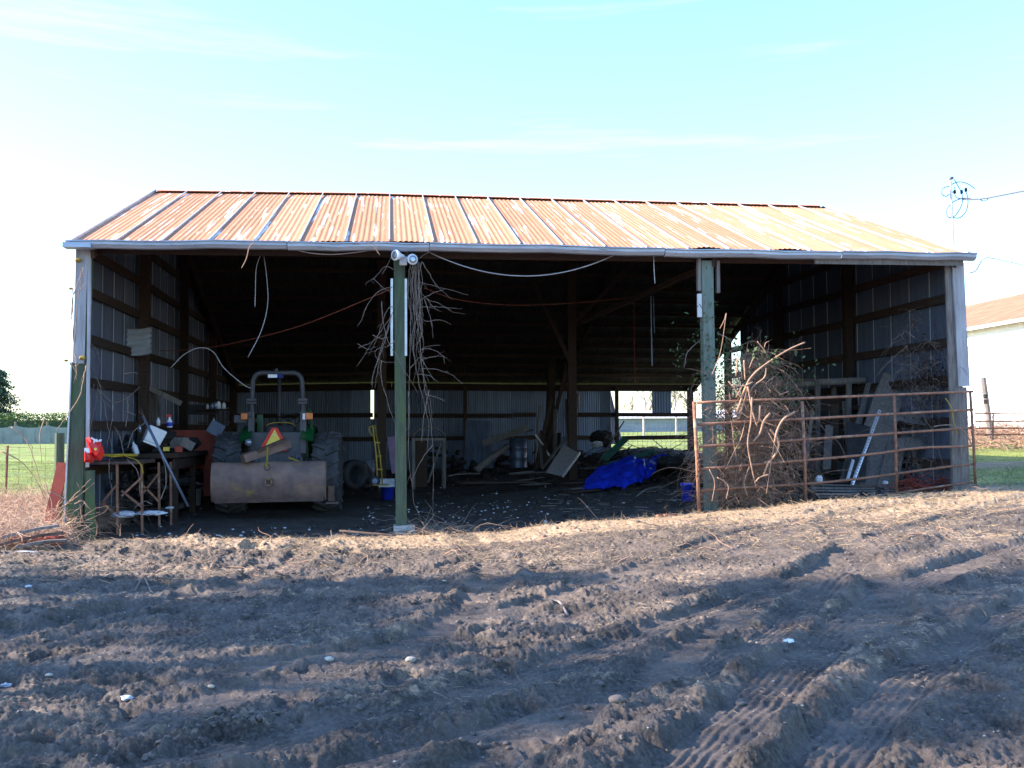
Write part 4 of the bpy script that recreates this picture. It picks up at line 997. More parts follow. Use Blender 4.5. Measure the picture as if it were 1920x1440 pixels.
tag(mb.build('dead_vine', M['cane_pale'], smooth=True), 'thin grey vines hanging over the left wall above the bench', 'vine')
# insulators on left corner
for i, (px_, py_, l) in enumerate(((147, 488, 'yellow insulator near the top of the left corner post'), (155, 671, 'yellow insulator halfway up the left corner post'), (124, 676, 'small yellow insulator on the outer edge of the left corner'), (133, 541, 'small yellow insulator high on the outer left edge'))):
    q = at(px_, py_, -.085); mb = MB(); s_ = 1 if i < 2 else .6
    mb.lathe([(.012, -.045*s_), (.03*s_, -.03*s_), (.018, -.01), (.032*s_, .015*s_), (.012, .04*s_)], q, 'x', 10); mb.tube([q, q+Vector((0, .06, 0))], .008, 5)
    tag(mb.build('insulator', M['yellow'], smooth=True), l, 'insulator')

# ------------------------------------------------------------------ cables, cords and strings
wire('hanging_cable', sag(at(803, 472, -.05), at(1152, 478, -.05), .345), .009, 'cable', 'grey cable sagging under the eave between the two middle posts', 'cable', n=2)
wire('hanging_cable', [at(a, b, -.05) for a, b in ((545, 466), (580, 474), (620, 477), (660, 474), (700, 468), (715, 463))], .008, 'cable', 'pale cable sagging just below the gutter left of the flood light', 'cable')
wire('hanging_wire', A([(493, 468), (481, 500), (479, 540), (478, 575)], .3), .005, 'cable', 'short thin wire hanging in the left bay', 'wire')
wire('hanging_wire', A([(493, 468), (500, 520), (502, 570), (490, 620), (465, 670)], .35), .005, 'cable', 'long curved wire hanging in the left bay', 'wire')
wire('hanging_wire', A([(320, 690), (345, 665), (375, 652), (400, 660), (420, 690), (455, 720), (470, 728)], 1.8), .006, 'cable', 'pale wire looping down towards the tractor roll bar', 'wire')
wire('cord', [at(300, 658, 3.4), at(360, 655, 3), at(430, 645, 2.4), at(560, 612, 1.4), at(700, 556, .4), at(735, 540, .2)], .006, 'cord_red', 'red brown cord strung from the left wall to the middle post', 'cord')
wire('cord', [at(795, 540, .2), at(860, 562, 1), at(960, 572, 2), at(1080, 568, 2.5), at(1188, 557, 3)], .005, 'cord_red', 'red brown cord sagging across the middle bay', 'cord')
wire('cord', A([(1188, 557), (1189, 620), (1190, 680), (1191, 722)], 5), .007, 'cord_red', 'red brown cord hanging straight down in the middle bay', 'cord')
wire('string', A([(1226, 480), (1226, 500), (1228, 532)], -.05), .006, 'cable', 'short white string hanging from the eave near the right post', 'string')
mb = MB(); q0, q1, q2 = at(1220, 555, 3), at(1221, 620, 3), at(1223, 686, 3)
mb.beam(q0, q1, .04, .015); mb.beam(q1-Vector((0, .02, 0)), q2, .022, .012); mb.beam(at(1225, 555, 3.1), at(1227, 625, 3.1), .02, .01)
tag(mb.build('strap', M['galv']), 'grey blue strap hanging in the middle bay', 'strap')
wire('twig', [at(478, 455, -.42), at(468, 463, -.44), at(462, 485, -.42), at(453, 503, -.42)], .007, 'bramble', 'sunlit red brown twig hanging over the gutter', 'twig')
wire('twig', [at(683, 448, -.38), at(690, 452, -.42), at(697, 455, -.42), at(712, 478, -.4)], .006, 'bramble', 'green and brown twig caught in the gutter by the flood light', 'twig')

# ------------------------------------------------------------------ left bench area
tb = thing('work_table', 'rusty metal work table with crossed legs inside the left bay', 'table', (0, 0, 0))
xa, xb = at(170, 868, .5).x, at(268, 868, .7).x; zt_ = at(220, 868, .5).z
mb = MB(); mb.box(((xa+xb)/2, .95, zt_), (xb-xa, 1.1, .05), jit=.006); mb.build('table_top', M['rust_dark'], tb, bevel=.01)
for px_, Y_, py_ in ((222, .42, 985), (268, .6, 962), (300, 1.3, 950), (322, 1.5, 945), (185, 1.35, 950)):
    q = at(px_, 900, Y_); mb = MB(); mb.beam((q.x, Y_, G(q.x, Y_)-.05), (q.x-.02, Y_, zt_-.02), .032, .032); mb.build('leg', M['rust'], tb)
for (a, b, Y_) in (((190, 945), (222, 905), .5), ((190, 940), (228, 975), .5), ((228, 930), (266, 895), .55), ((228, 920), (268, 952), .55), ((268, 925), (300, 885), 1.1), ((268, 910), (298, 940), 1.1)):
    mb = MB(); mb.beam(at(*a, Y_), at(*b, Y_), .02, .03); mb.build('cross_brace', M['rust'], tb)
wb = thing('workbench', 'long cluttered wooden workbench along the left wall', 'workbench', (0, 0, 0))
zb_ = at(330, 850, 3.4).z
mb = MB(); mb.box((.62, 3.3, zb_), (.95, 3.3, .07), jit=.01); mb.build('bench_top', M['wood_dark'], wb)
for Y_ in (1.9, 3.4, 4.8):
    mb = MB(); mb.box((1.0, Y_, zb_/2+.08), (.1, .1, zb_-.1)); mb.build('leg', M['wood_dark'], wb)
mb = MB(); mb.box((1.02, 3.3, zb_-.14), (.04, 3.2, .16)); mb.build('apron', M['wood_dark'], wb)
# red bag pair at the post
for i, (pts, l, mt) in enumerate((([(160, 822), (168, 819), (190, 830), (196, 850), (189, 864), (178, 862), (168, 845)], 'crumpled red plastic feed bag hanging behind the left corner post', 'red'), ([(158, 840), (168, 846), (177, 858), (176, 867), (158, 867)], 'smaller red bag with white top below the crumpled one', 'red'))):
    Y_ = -.16-.05*i; c_ = at(sum(p[0] for p in pts)/len(pts), sum(p[1] for p in pts)/len(pts), Y_)
    mb = MB(); vs = []; n = len(pts)
    rim = [at(a, b, Y_+.02) for a, b in pts]
    inn = [c_.lerp(v, .55)+Vector((0, -.05-.03*random.random(), 0)) for v in rim]; back = [c_.lerp(v, .6)+Vector((0, .07, 0)) for v in rim]
    vs = rim+inn+back+[c_+Vector((0, -.06, 0)), c_+Vector((0, .08, 0))]
    fs = []
    for k in range(n): j = (k+1) % n; fs += [(k, j, n+j, n+k), (k, 2*n+k, 2*n+j, j), (n+k, n+j, 3*n), (2*n+j, 2*n+k, 3*n+1)]
    mb.add(vs, fs); o = mb.build('feed_bag', M[mt], None, smooth=False); tag(o, l, 'bag')
    if i == 0:
        mb = MB(); mb.prism([(0, 0), (.02, .03), (.05, .02), (.06, .05), (.03, .07), (-.01, .04)], at(176, 832, Y_-.055), (1, 0, 0), (0, 0, 1), (0, 1, 0), .004); mb.prism([(0, 0), (.04, .0), (.055, .03), (.015, .03)], at(184, 828, Y_-.05), (1, 0, 0), (0, 0, 1), (0, 1, 0), .004); mb.prism([(0, 0), (.05, -.03), (.06, -.01), (.01, .02)], at(170, 822, Y_-.04), (1, 0, 0), (0, 0, 1), (0, 1, 0), .004)
        mb.build('white_print', M['white'], o)
        mb = MB(); mb.prism([(.02*math.cos(a), .02*math.sin(a)) for a in np.linspace(0, 2*PI, 9)[:-1]], at(179, 842, Y_-.065), (1, 0, 0), (0, 0, 1), (0, 1, 0), .004); mb.build('yellow_print', M['smv_y'], o)
    else:
        mb = MB(); mb.prism([(-.02, 0), (.05, .0), (.04, .06), (-.02, .07)], at(161, 849, Y_-.04), (1, 0, 0), (0, 0, 1), (0, 1, 0), .01); mb.build('white_print', M['white'], o)
# bench clutter
def boxy(name, px_, py_, Y_, d, mt, label, cat, rot=None, bev=.008, taper=0):
    q = at(px_, py_, Y_); mb = MB(); mb.box(q, d, rot=rot, taper=taper, jit=.004); return tag(mb.build(name, M[mt], None, bevel=bev), label, cat)
rt = Matrix.Rotation(R(-24), 3, 'Y') @ Matrix.Rotation(R(20), 3, 'Z')
cl = thing('storage_box', 'tilted white plastic box on the bench', 'box', at(289, 817, 1.7), (0, R(24), R(20)))
mb = MB(); mb.box((0, 0, 0), (.26, .28, .26), taper=-.12); mb.build('body', M['white'], cl, bevel=.02)
mb = MB(); mb.box((0, 0, -.145), (.27, .29, .03)); mb.build('rim', M['galv_light'], cl, bevel=.008)
sb = thing('spray_bottle', 'white spray bottle with blue label and red trigger', 'bottle', at(318, 795, 2.6)-Vector((0, 0, .06)))
mb = MB(); mb.lathe([(.0, 0), (.045, 0), (.05, .02), (.048, .1), (.02, .15), (.017, .18), (0, .18)], n=14); mb.build('body', M['white'], sb, smooth=True)
mb = MB(); mb.lathe([(.051, .025), (.051, .09)], n=14); mb.build('label_band', M['blue'], sb, smooth=True)
mb = MB(); mb.box((-.01, 0, .2), (.08, .025, .035)); mb.beam((-.045, 0, .19), (-.04, 0, .15), .012, .012); mb.build('trigger', M['red'], sb)
bb = thing('bottle', 'pale green plastic bottle leaning on the front table', 'bottle', at(257, 840, 1.3)-Vector((0, 0, .1)), (0, R(-18), 0))
mb = MB(); mb.lathe([(0, 0), (.04, 0), (.043, .02), (.043, .13), (.02, .17), (.016, .2), (0, .2)], n=14); mb.build('body', M['white'], bb, smooth=True)
mb = MB(); mb.lathe([(0, .2), (.02, .2), (.02, .225), (0, .225)], n=10); mb.build('cap', M['greenboard'], bb)
for i in range(2):
    q = at((262, 297)[i], (804, 791)[i], 2.2); mb = MB(); mb.lathe([(0, -.06), (.03, -.06), (.03, .02), (.012, .05), (.012, .07), (0, .07)], q, n=12)
    tag(mb.build('bottle', M[('glass', 'white')[i]], None, smooth=True), ('clear glass bottle behind the leaning pale green one', 'small white bottle left of the spray bottle')[i], 'bottle')
boxy('yellow_pot', 312, 842, 1.9, (.09, .09, .07), 'smv_y', 'small yellow pot on the bench edge', 'pot')
boxy('cardboard_box', 334, 830, 2.6, (.32, .25, .18), 'wood_grey', 'open brown box on the bench', 'box', Matrix.Rotation(.4, 3, 'Z'))
boxy('folded_carton', 352, 833, 2.3, (.22, .03, .15), 'cardboard' if 'cardboard' in M else 'wood_grey', 'bent piece of carton on the bench', 'carton', Matrix.Rotation(.5, 3, 'Y'))
boxy('red_can', 335, 842, 2.2, (.12, .10, .10), 'red_paint', 'dull red tin beside the carton on the bench', 'tin')
boxy('red_can', 308, 828, 2.6, (.13, .12, .12), 'red_paint', 'dull red tin next to the spray bottle', 'tin')
cab = thing('metal_cabinet', 'old red metal cabinet left of the tractor wheel', 'cabinet', at(365, 870, 4.6))
mb = MB(); mb.box((0, 0, .28), (.85, .45, .72)); mb.build('body', M['red_paint'], cab, bevel=.01)
mb = MB(); mb.box((.38, -.24, -.25), (.35, .04, .7)); mb.build('door', M['red_paint'], cab, bevel=.006)
boxy('metal_sheet', 405, 804, 3.9, (.28, .02, .25), 'galv', 'bent grey metal sheet left of the tractor wheel', 'metal sheet', Matrix.Rotation(.5, 3, 'Y'))
# pots and bottles on a shelf by the tractor
sh = boxy('wall_shelf', 402, 768, 5.4, (.6, .3, .03), 'wood_dark', 'dark shelf of bottles left of the roll bar', 'shelf')
boxy('wall_shelf', 402, 793, 5.4, (.6, .3, .03), 'wood_dark', 'lower dark shelf with one jar left of the roll bar', 'shelf')
sd2 = ['small white bottle at the left end of the dark shelf', 'round white tub on the dark shelf', 'tall pale bottle in the middle of the dark shelf', 'squat jar on the dark shelf beside the tall bottle', 'white jar at the right end of the dark shelf', 'white tin second from the left on the dark shelf']
for i, (px_, py_) in enumerate(((389, 766), (398, 752), (410, 755), (401, 783), (420, 757), (404, 745))):
    q = at(px_, py_, 5.3); r_ = .025+.01*(i % 3); q.z = sh.data.vertices[0].co.z*0+(at(402, 768, 5.4).z if i != 3 else at(402, 793, 5.4).z)+.075; h_ = (0, .02, .05, 0, .03, .04)[i]; mb = MB(); mb.lathe([(0, -.06), (r_, -.06), (r_, .0+h_), (r_*.5, .02+h_), (r_*.5, .035+h_), (0, .035+h_)], q, n=10)
    tag(mb.build('bottle', M[('white', 'glass')[i % 2]], None, smooth=True), sd2[i], 'bottle')
boxy('junk_crate', 380, 768, 5.6, (.55, .3, .2), 'char', 'dark crate of junk above the shelf bottles', 'crate')
# yellow rope on the table
rp = []
for k in range(90):
    a = k*.7; rp.append(at(214, 857, .6)+Vector((.24*math.cos(a)*(1-.3*math.sin(k*.37))+.05*math.sin(k*1.9), .2*math.sin(a)+.04*math.cos(k*2.3), .01+.03*abs(math.sin(k*.9))+.0)))
rp += [at(243, 858, .45), at(255, 862, .4), at(264, 872, .38), at(269, 888, .38)]
mb = MB(); mb.tube(spl(rp, 3), .008, 5); tag(mb.build('rope', M['orange_rope'], None, smooth=True), 'tangled yellow rope lying on the metal table', 'rope')
mb = MB(); q0 = at(268, 780, .75); q1 = at(353, 950, .75); mb.tube([q0, q1], .021, 8); tag(mb.build('pipe', M['galv'], smooth=True), 'long grey pipe leaning diagonally against the bench', 'pipe')
mb = MB(); mb.beam(at(265, 720, 4), at(340, 757, 4.3), .02, .09, jit=.004); tag(mb.build('plank', M['wood_grey']), 'grey plank nailed slanting on the left wall', 'plank')
# scrap of horizontal corrugated sheet
vs = []; fs = []; n = 36; mb = MB()
for j in range(n+1):
    t = j/n
    for i in range(5):
        s = i/4; p_ = at(238+46*s, 617+50*t-3*s+2*math.sin(s*3), 2.9); vs.append((p_.x, 2.9-.03*math.cos(t*2*PI*5)-.05*s*s, p_.z))
for j in range(n):
    for i in range(4): a = j*5+i; fs.append((a, a+1, a+6, a+5))
mb.add(vs, fs); mb.add([(v[0], v[1]+.003, v[2]) for v in vs], [f[::-1] for f in fs]); tag(mb.build('metal_sheet', M['galv_light'], smooth=True), 'small corrugated metal scrap hung on the left wall post', 'metal sheet')
# bucket, litter
def bucket(px_, py_, Y_, r_, h, mt, label, tilt=0):
    q = at(px_, py_, Y_); z_ = G(q.x, Y_) if tilt == 0 else q.z
    b_ = thing('bucket', label, 'bucket', (q.x, Y_, z_+.02), (0, tilt, 0))
    m_ = MB(); m_.lathe([(r_*.8, 0), (r_, h), (r_*1.06, h), (r_*1.06, h-.03), (r_*.98, h-.03)], n=20); m_.lathe([(0, .01), (r_*.8, .01)], n=20); m_.lathe([(r_*.78, .01), (r_*.96, h)], n=20); m_.build('body', M[mt], b_, smooth=True)
    m_ = MB(); m_.tube([(r_*1.05*math.cos(a), -.02, h-.02-.5*r_*abs(math.sin(a))) for a in np.linspace(0, PI, 12)], .004, 5); m_.build('handle', M['cable'], b_)
    return b_
bucket(364, 935, 4.4, .15, .33, 'white', 'white plastic bucket under the bench by the blade')
bucket(727, 886, 5.0, .14, .30, 'blue', 'blue bucket behind the yellow hand truck')
bucket(1291, 930, 1.2, .13, .30, 'blue', 'blue bucket beside the gate end')
def crumple(px_, py_, Y_, rx, ry, rz, mt, name, label, cat, seed, sub=2, amp=.2):
    q = at(px_, py_, Y_); m_ = MB(); m_.blob(q, (rx, ry, rz), seed, amp, sub); return tag(m_.build(name, M[mt]), label, cat)
crumple(232, 965, .5, .17, .12, .05, 'paper', 'litter', 'crumpled foil litter under the metal table', 'litter', 1)
crumple(283, 962, .7, .22, .13, .035, 'paper', 'litter', 'pale torn sack lying under the metal table', 'litter', 2)
crumple(318, 952, 1.0, .06, .05, .02, 'paper', 'litter', 'small white paper scrap beside the leaning pipe', 'litter', 3)
crumple(35, 1039, -1.9, .26, .1, .035, 'paper', 'litter', 'pale metal scrap on the mud at the left edge', 'litter', 4)
# rusty pan and planks at the left edge
q = at(65, 1000, -1.2); pan = thing('rusty_pan', 'upturned rust red metal pan lying at the left edge', 'pan', (q.x, -1.1, G(q.x, -1.1)+.02), (0, 0, .1))
mb = MB(); mb.box((0, 0, .06), (.68, .42, .14), taper=.12); mb.build('body', M['red_paint'], pan, bevel=.05)
for i, (a, b, w_) in enumerate((((5, 1012), (110, 990), .07), ((0, 1026), (118, 1003), .08), ((30, 1030), (125, 1018), .06))):
    q0 = at(*a, -1.5-.1*i); q1 = at(*b, -1.4-.1*i); mb = MB(); mb.beam(q0+Vector((0, 0, .03)), q1+Vector((0, 0, .03)), w_, .035, jit=.005, n=3, bow=.02)
    tag(mb.build('plank', M[('wood_grey', 'rust_dark', 'wood_grey')[i]]), ('grey board resting on the rust red pan', 'brown board lying in front of the rust red pan', 'short grey board on the mud below the rust red pan')[i], 'plank')

# ------------------------------------------------------------------ middle of the shed
ht = thing('hand_truck', 'yellow hand truck standing behind the mossy middle post', 'hand truck', (0, 0, 0))
Yh = 3.6
for dx in (0, 9):
    mb = MB(); mb.tube([at(699+dx*.4, 797, Yh+.02*dx), at(706+dx*.8, 860, Yh), at(708+dx, 908, Yh)], .014, 7); mb.build('rail', M['yellow'], ht, smooth=True)
mb = MB(); mb.tube(spl(A([(703, 802), (694, 800), (692, 806), (696, 814), (703, 820)], Yh), 5), .012, 7); mb.build('handle', M['yellow'], ht, smooth=True)
for py_ in (830, 855, 880): mb = MB(); mb.beam(at(703+(py_-830)*.1, py_, Yh), at(713+(py_-830)*.1, py_, Yh), .02, .02); mb.build('rung', M['yellow'], ht)
mb = MB(); mb.box(at(714, 909, Yh-.1), (.3, .22, .015)); mb.build('toe_plate', M['yellow'], ht)
for dy in (-.1, .15):
    q = at(703, 902, Yh+dy); mb = MB(); mb.lathe([(.03, -.03), (.05, -.035), (.09, -.03), (.1, -.01), (.1, .01), (.09, .03), (.05, .035), (.03, .03)], q, 'y', 20); w2 = mb.build('wheel', M['black'], ht, smooth=True)
    mb = MB(); mb.lathe([(0, -.038), (.05, -.034), (.05, .034), (0, .038)], q, 'y', 14); mb.build('rim', M['galv'], w2)
def tyre_thing(px_, py_, Y_, rad, w, label, rot=(0, 0, 0)):
    q = at(px_, py_, Y_); t_ = thing('spare_tyre', label, 'tyre', q, rot); m_ = MB(); k = w/2
    m_.lathe([(rad*.55, -k*.7), (rad*.8, -k), (rad*.97, -k*.7), (rad, 0), (rad*.97, k*.7), (rad*.8, k), (rad*.55, k*.7), (rad*.55, -k*.7)], n=32); m_.build('tyre', M['black'], t_, smooth=True); return t_
tyre_thing(664, 890, 5.0, .30, .2, 'dark tyre standing right of the tractor', (R(90), 0, R(40)))
tyre_thing(680, 893, 5.5, .28, .2, 'second dark tyre leaning beside the hand truck', (R(80), 0, R(60)))
brl = thing('steel_drum', 'grey steel drum between tyre and hand truck', 'drum', (at(688, 888, 6).x, 6, at(688, 900, 6).z-.1))
mb = MB(); mb.lathe([(.0, 0), (.16, 0), (.165, .02), (.155, .04), (.155, .25), (.165, .27), (.155, .29), (.155, .48), (.165, .5), (0, .49)], n=20); mb.build('body', M['galv'], brl, smooth=True)
mb = MB(); mb.beam(at(742, 887, 4.2), at(733, 819, 4.6), .15, .02, up=(0, 1, 0)); tag(mb.build('plank', M['purple']), 'mauve grey board leaning left of the mossy middle post', 'plank')
boxy('engine_part', 725, 905, 4.6, (.3, .2, .16), 'paper', 'pale machine part on the floor by the blue bucket', 'machine part')
# arched frame
ar = thing('arched_crate', 'dark arched wooden cabinet with open front and legs', 'cabinet', (0, 7.4, 0))
x0, x1 = at(773, 850, 7.4).x, at(836, 850, 7.4).x; ztp = at(805, 800, 7.4).z; zsd = at(805, 822, 7.4).z; z0 = G(x0, 7.4)
n = 14; mb = MB(); vs = []; fs = []
for k in range(n+1):
    a = PI*k/n; X_ = (x0+x1)/2-(x1-x0)/2*math.cos(a); Z_ = zsd+(ztp-zsd)*math.sin(a)
    vs += [(X_, 0, Z_), (X_, .7, Z_), (X_, 0, Z_-.04), (X_, .7, Z_-.04)]
for k in range(n): q = k*4; fs += [(q, q+4, q+5, q+1), (q+2, q+3, q+7, q+6), (q, q+2, q+6, q+4)]
mb.add(vs, fs); mb.build('arched_lid', M['wood_grey'], ar, smooth=True)
for X_ in (x0+.03, x1-.03):
    for Y_ in (.03, .65): mb = MB(); mb.box((X_, Y_, (z0+zsd)/2), (.07, .06, zsd-z0)); mb.build('leg', M['wood_grey'], ar)
mb = MB(); mb.beam((x0, .03, zsd-.02), (x1, .03, zsd-.02), .04, .06); mb.build('crossbar', M['wood_grey'], ar)
mb = MB(); mb.box((x0+(x1-x0)*.25, .1, (z0+zsd)/2), ((x1-x0)*.4, .02, zsd-z0-.1)); mb.build('side_panel', M['wood_dark'], ar)
mb = MB(); mb.beam((x0+.35, .02, z0+.15), (x1-.1, .02, zsd-.1), .02, .04); mb.build('brace', M['wood_grey'], ar)
# leaning metal sheet
def sheet_px(P4, Y0, Y1, mt, name, label, cat, waves=6, vert=True, amp=.01, thick=.004):
    n = waves*6; m_ = MB(); vs = []; fs = []
    tl_, tr_, br_, bl_ = [Vector(at(a, b, Y_)) for (a, b), Y_ in zip(P4, (Y1, Y1, Y0, Y0))]
    for k in range(n+1):
        s = k/n; a = tl_.lerp(tr_, s); b = bl_.lerp(br_, s); o_ = Vector((0, amp*math.cos(2*PI*s*waves), 0))
        vs += [a+o_, b+o_, a+o_+Vector((0, thick, 0)), b+o_+Vector((0, thick, 0))]
    for k in range(n): q = k*4; fs += [(q, q+1, q+5, q+4), (q+2, q+6, q+7, q+3), (q, q+4, q+6, q+2), (q+1, q+3, q+7, q+5)]
    fs += [(0, 2, 3, 1), (n*4, n*4+1, n*4+3, n*4+2)]
    m_.add(vs, fs); return tag(m_.build(name, M[mt], None), label, cat)
sheet_px([(873, 788), (920, 790), (926, 878), (870, 880)], 11.0, 11.3, 'galv', 'metal_sheet', 'grey corrugated sheet leaning on the rear wall', 'metal sheet')
mb = MB(); mb.tube([at(893, 882, 9), at(925, 856, 9.3), at(953, 836, 9.6)], [.085, .08, .07], 10); tag(mb.build('log', M['wood_grey'], None, smooth=True), 'grey log leaning beside the drum at the rear', 'log')
brl = thing('steel_drum', 'dark blue grey drum standing near the rear wall', 'drum', (at(972, 860, 9.8).x, 9.8, at(972, 877, 9.8).z))
mb = MB(); h_ = at(972, 822, 9.8).z-at(972, 877, 9.8).z
mb.lathe([(0, 0), (.22, 0), (.225, .02), (.215, .04), (.215, h_*.33), (.225, h_*.35), (.215, h_*.37), (.215, h_*.66), (.225, h_*.68), (.215, h_*.7), (.215, h_), (0, h_-.01)], n=24); mb.build('body', M['galv'], brl, smooth=True)
BD = [((905, 832), (990, 802), 9.6, 9.6, .16, 'wood_grey', 'broad brown board lying on top of the dark drum'),
      ((935, 826), (1000, 806), 9.9, 9.9, .08, 'wood_dark', 'narrow dark board above the dark drum'),
      ((1004, 815), (1030, 855), 9.0, 8.8, .03, 'galv_light', 'pale strip of wood sticking out of the rear clutter'),
      ((1005, 880), (1035, 745), 10, 10.4, .12, 'wood_dark', 'dark board leaning on the rear inner post'),
      ((1003, 870), (1012, 760), 10.5, 10.8, .10, 'wood_grey', 'narrow grey board leaning by the rear inner post'),
      ((1048, 872), (1075, 800), 8, 8.6, .06, 'wood_grey', 'thin board crossing in front of the inner post'),
      ((1016, 880), (1078, 800), 8.3, 8.6, .05, 'wood_grey', 'long thin stick leaning towards the inner post'),
      ((955, 888), (1003, 884), 7.5, 7.5, .12, 'wood_grey', 'flat board lying on the floor before the dark drum'),
      ((840, 892), (900, 888), 7.0, 7.0, .10, 'wood_grey', 'flat board lying by the arched cabinet'),
      ((860, 905), (1000, 903), 5.0, 5.4, .5, 'wood_dark', 'wide dark sheet of wood lying flat on the floor'),
      ((1068, 880), (1150, 876), 7.6, 7.8, .18, 'wood_grey', 'curved light board lying right of the leaning panel'),
      ((1170, 790), (1120, 872), 9.5, 8.0, .02, 'wood_grey', 'thin lath leaning over the green board')]
for a, b, Ya, Yb, w_, mt, l in BD:
    q0, q1 = at(*a, Ya), at(*b, Yb); mb = MB(); mb.beam(q0, q1, w_ if abs(q0.z-q1.z) < .3 else .03, .03 if abs(q0.z-q1.z) < .3 else w_, jit=.005, n=3, bow=random.uniform(0, .02)); tag(mb.build('plank', M[mt]), l, 'plank')
pn = thing('door_panel', 'grey panel with white edge leaning in front of the inner post', 'panel', (0, 0, 0))
sp = [at(1057, 834, 6.3), at(1085, 849, 6.1), at(1053, 893, 5.3), at(1023, 886, 5.4)]
mb = MB(); mb.add(sp+[v+Vector((0, .035, 0)) for v in sp], [(0, 3, 2, 1), (4, 5, 6, 7), (0, 1, 5, 4), (1, 2, 6, 5), (2, 3, 7, 6), (3, 0, 4, 7)]); mb.build('board', M['wood_grey'], pn)
mb = MB(); mb.beam(sp[1]+Vector((.02, -.03, 0)), sp[2]+Vector((.02, -.03, 0)), .03, .05); mb.build('edge_strip', M['galv_light'], pn)
crumple(1128, 822, 11.6, .34, .3, .22, 'char', 'rubbish_bag', 'black rubbish bag on the mound by the rear opening', 'bag', 11, 2, .12)
crumple(1118, 833, 11.3, .16, .14, .08, 'paper', 'rubbish_bag', 'torn white bag spilling from the black one', 'bag', 12, 2, .25)
for i, (a, b, w_, Ya, Yb, l) in enumerate((((1132, 862), (1174, 822), .17, 8.5, 9.4, 'green painted board sticking up from the rubbish mound'), ((1140, 872), (1228, 846), .16, 8.2, 9.2, 'long green board lying above the blue tarpaulin'))):
    q0, q1 = at(*a, Ya), at(*b, Yb); mb = MB(); mb.beam(q0, q1, w_, .03, jit=.004, n=2, up=(0, -.5, 1)); tag(mb.build('plank', M['greenboard']), l, 'plank')
# blue tarpaulin, draped sheet with folds
def tarp():
    n, m_ = 90, 44; vs = []; fs = []
    edge_b = [(1092, 918), (1130, 918), (1165, 915), (1195, 905), (1212, 898), (1230, 884)]
    edge_t = [(1100, 900), (1118, 880), (1150, 870), (1185, 856), (1208, 862), (1232, 864)]
    def ip(E, s): k = s*(len(E)-1); i = min(int(k), len(E)-2); f = k-i; f = f*f*(3-2*f); return (E[i][0]*(1-f)+E[i+1][0]*f, E[i][1]*(1-f)+E[i+1][1]*f)
    for j in range(m_+1):
        t = j/m_
        for i in range(n+1):
            s = i/n; a = ip(edge_b, s); b = ip(edge_t, s); p0 = at(a[0], a[1], 3.9+.6*s); p1 = at(b[0], b[1], 5.7+.6*s)
            p_ = p0.lerp(p1, t); u, v = s*2.4, t*1.6
            fold = float(.34*(abs(fbm(np.array([u*2.2+v*.8]), np.array([v*2.0-u*.4]), 70, 4)[0]-.5)))+float(.17*abs(fbm(np.array([u*7+v*3]), np.array([v*6]), 72, 3)[0]-.5))
            dome = .13*math.sin(PI*t)**.7*math.sin(PI*min(1, s*1.05))**.6
            p_ = p_+Vector((0, 0, dome-fold+.06)); vs.append(p_)
    for j in range(m_):
        for i in range(n): a = j*(n+1)+i; fs.append((a, a+1, a+n+2, a+n+1))
    mb = MB(); mb.add(vs, fs); return tag(mb.build('tarpaulin', M['tarp'], None, smooth=True), 'crumpled bright blue tarpaulin on the rubbish mound', 'tarpaulin')
tarp()
# loose clutter: each board its own object, labelled by its order from the left
ORD = ['first', 'second', 'third', 'fourth', 'fifth', 'sixth', 'seventh', 'eighth', 'ninth', 'tenth']
for k, px_ in enumerate(sorted(1500+random.uniform(0, 190) for _ in range(7))):
    Y_ = random.uniform(2.2, 3.6); mb = MB()
    mb.beam(at(px_, 900-random.uniform(0, 25), Y_-.6), at(px_+random.uniform(-18, 18), random.uniform(735, 800), Y_), random.uniform(.06, .16), .03, jit=.005, n=2)
    tag(mb.build('plank', M['wood_grey' if k % 3 else 'wood_dark']), ORD[k]+' loose board from the left leaning in the right bay clutter', 'plank', 'boards leaning in the right bay')
for k, px_ in enumerate(sorted(random.uniform(1000, 1080) for _ in range(7))):
    Y_ = random.uniform(9.2, 11.5); mb = MB()
    mb.beam(at(px_, 878, Y_-.8), at(px_+random.uniform(-18, 18), random.uniform(735, 820), Y_), random.uniform(.04, .12), .03, jit=.005, n=2)
    tag(mb.build('plank', M['wood_dark' if k % 3 else 'wood_grey']), ORD[k]+' loose board from the left leaning round the rear inner post', 'plank', 'boards leaning round the rear inner post')
for k, y in enumerate(sorted(random.uniform(3.8, 9.5) for _ in range(10))):
    x = random.uniform(5.6, 9.0); l = random.uniform(.4, 1.5); a = random.uniform(-.5, .5)
    mb = MB(); z = G(x, y)+.05; mb.beam((x-l/2*math.cos(a), y-l/2*math.sin(a), z), (x+l/2*math.cos(a), y+l/2*math.sin(a), G(x+l/2, y)+.05+random.uniform(0, .05)), random.uniform(.08, .25), .02, jit=.006, n=3)
    tag(mb.build('plank', M['wood_grey' if k % 2 else 'wood_dark']), ORD[k]+' flat muddy board back from the front on the middle floor', 'plank', 'boards lying on the middle bay floor')
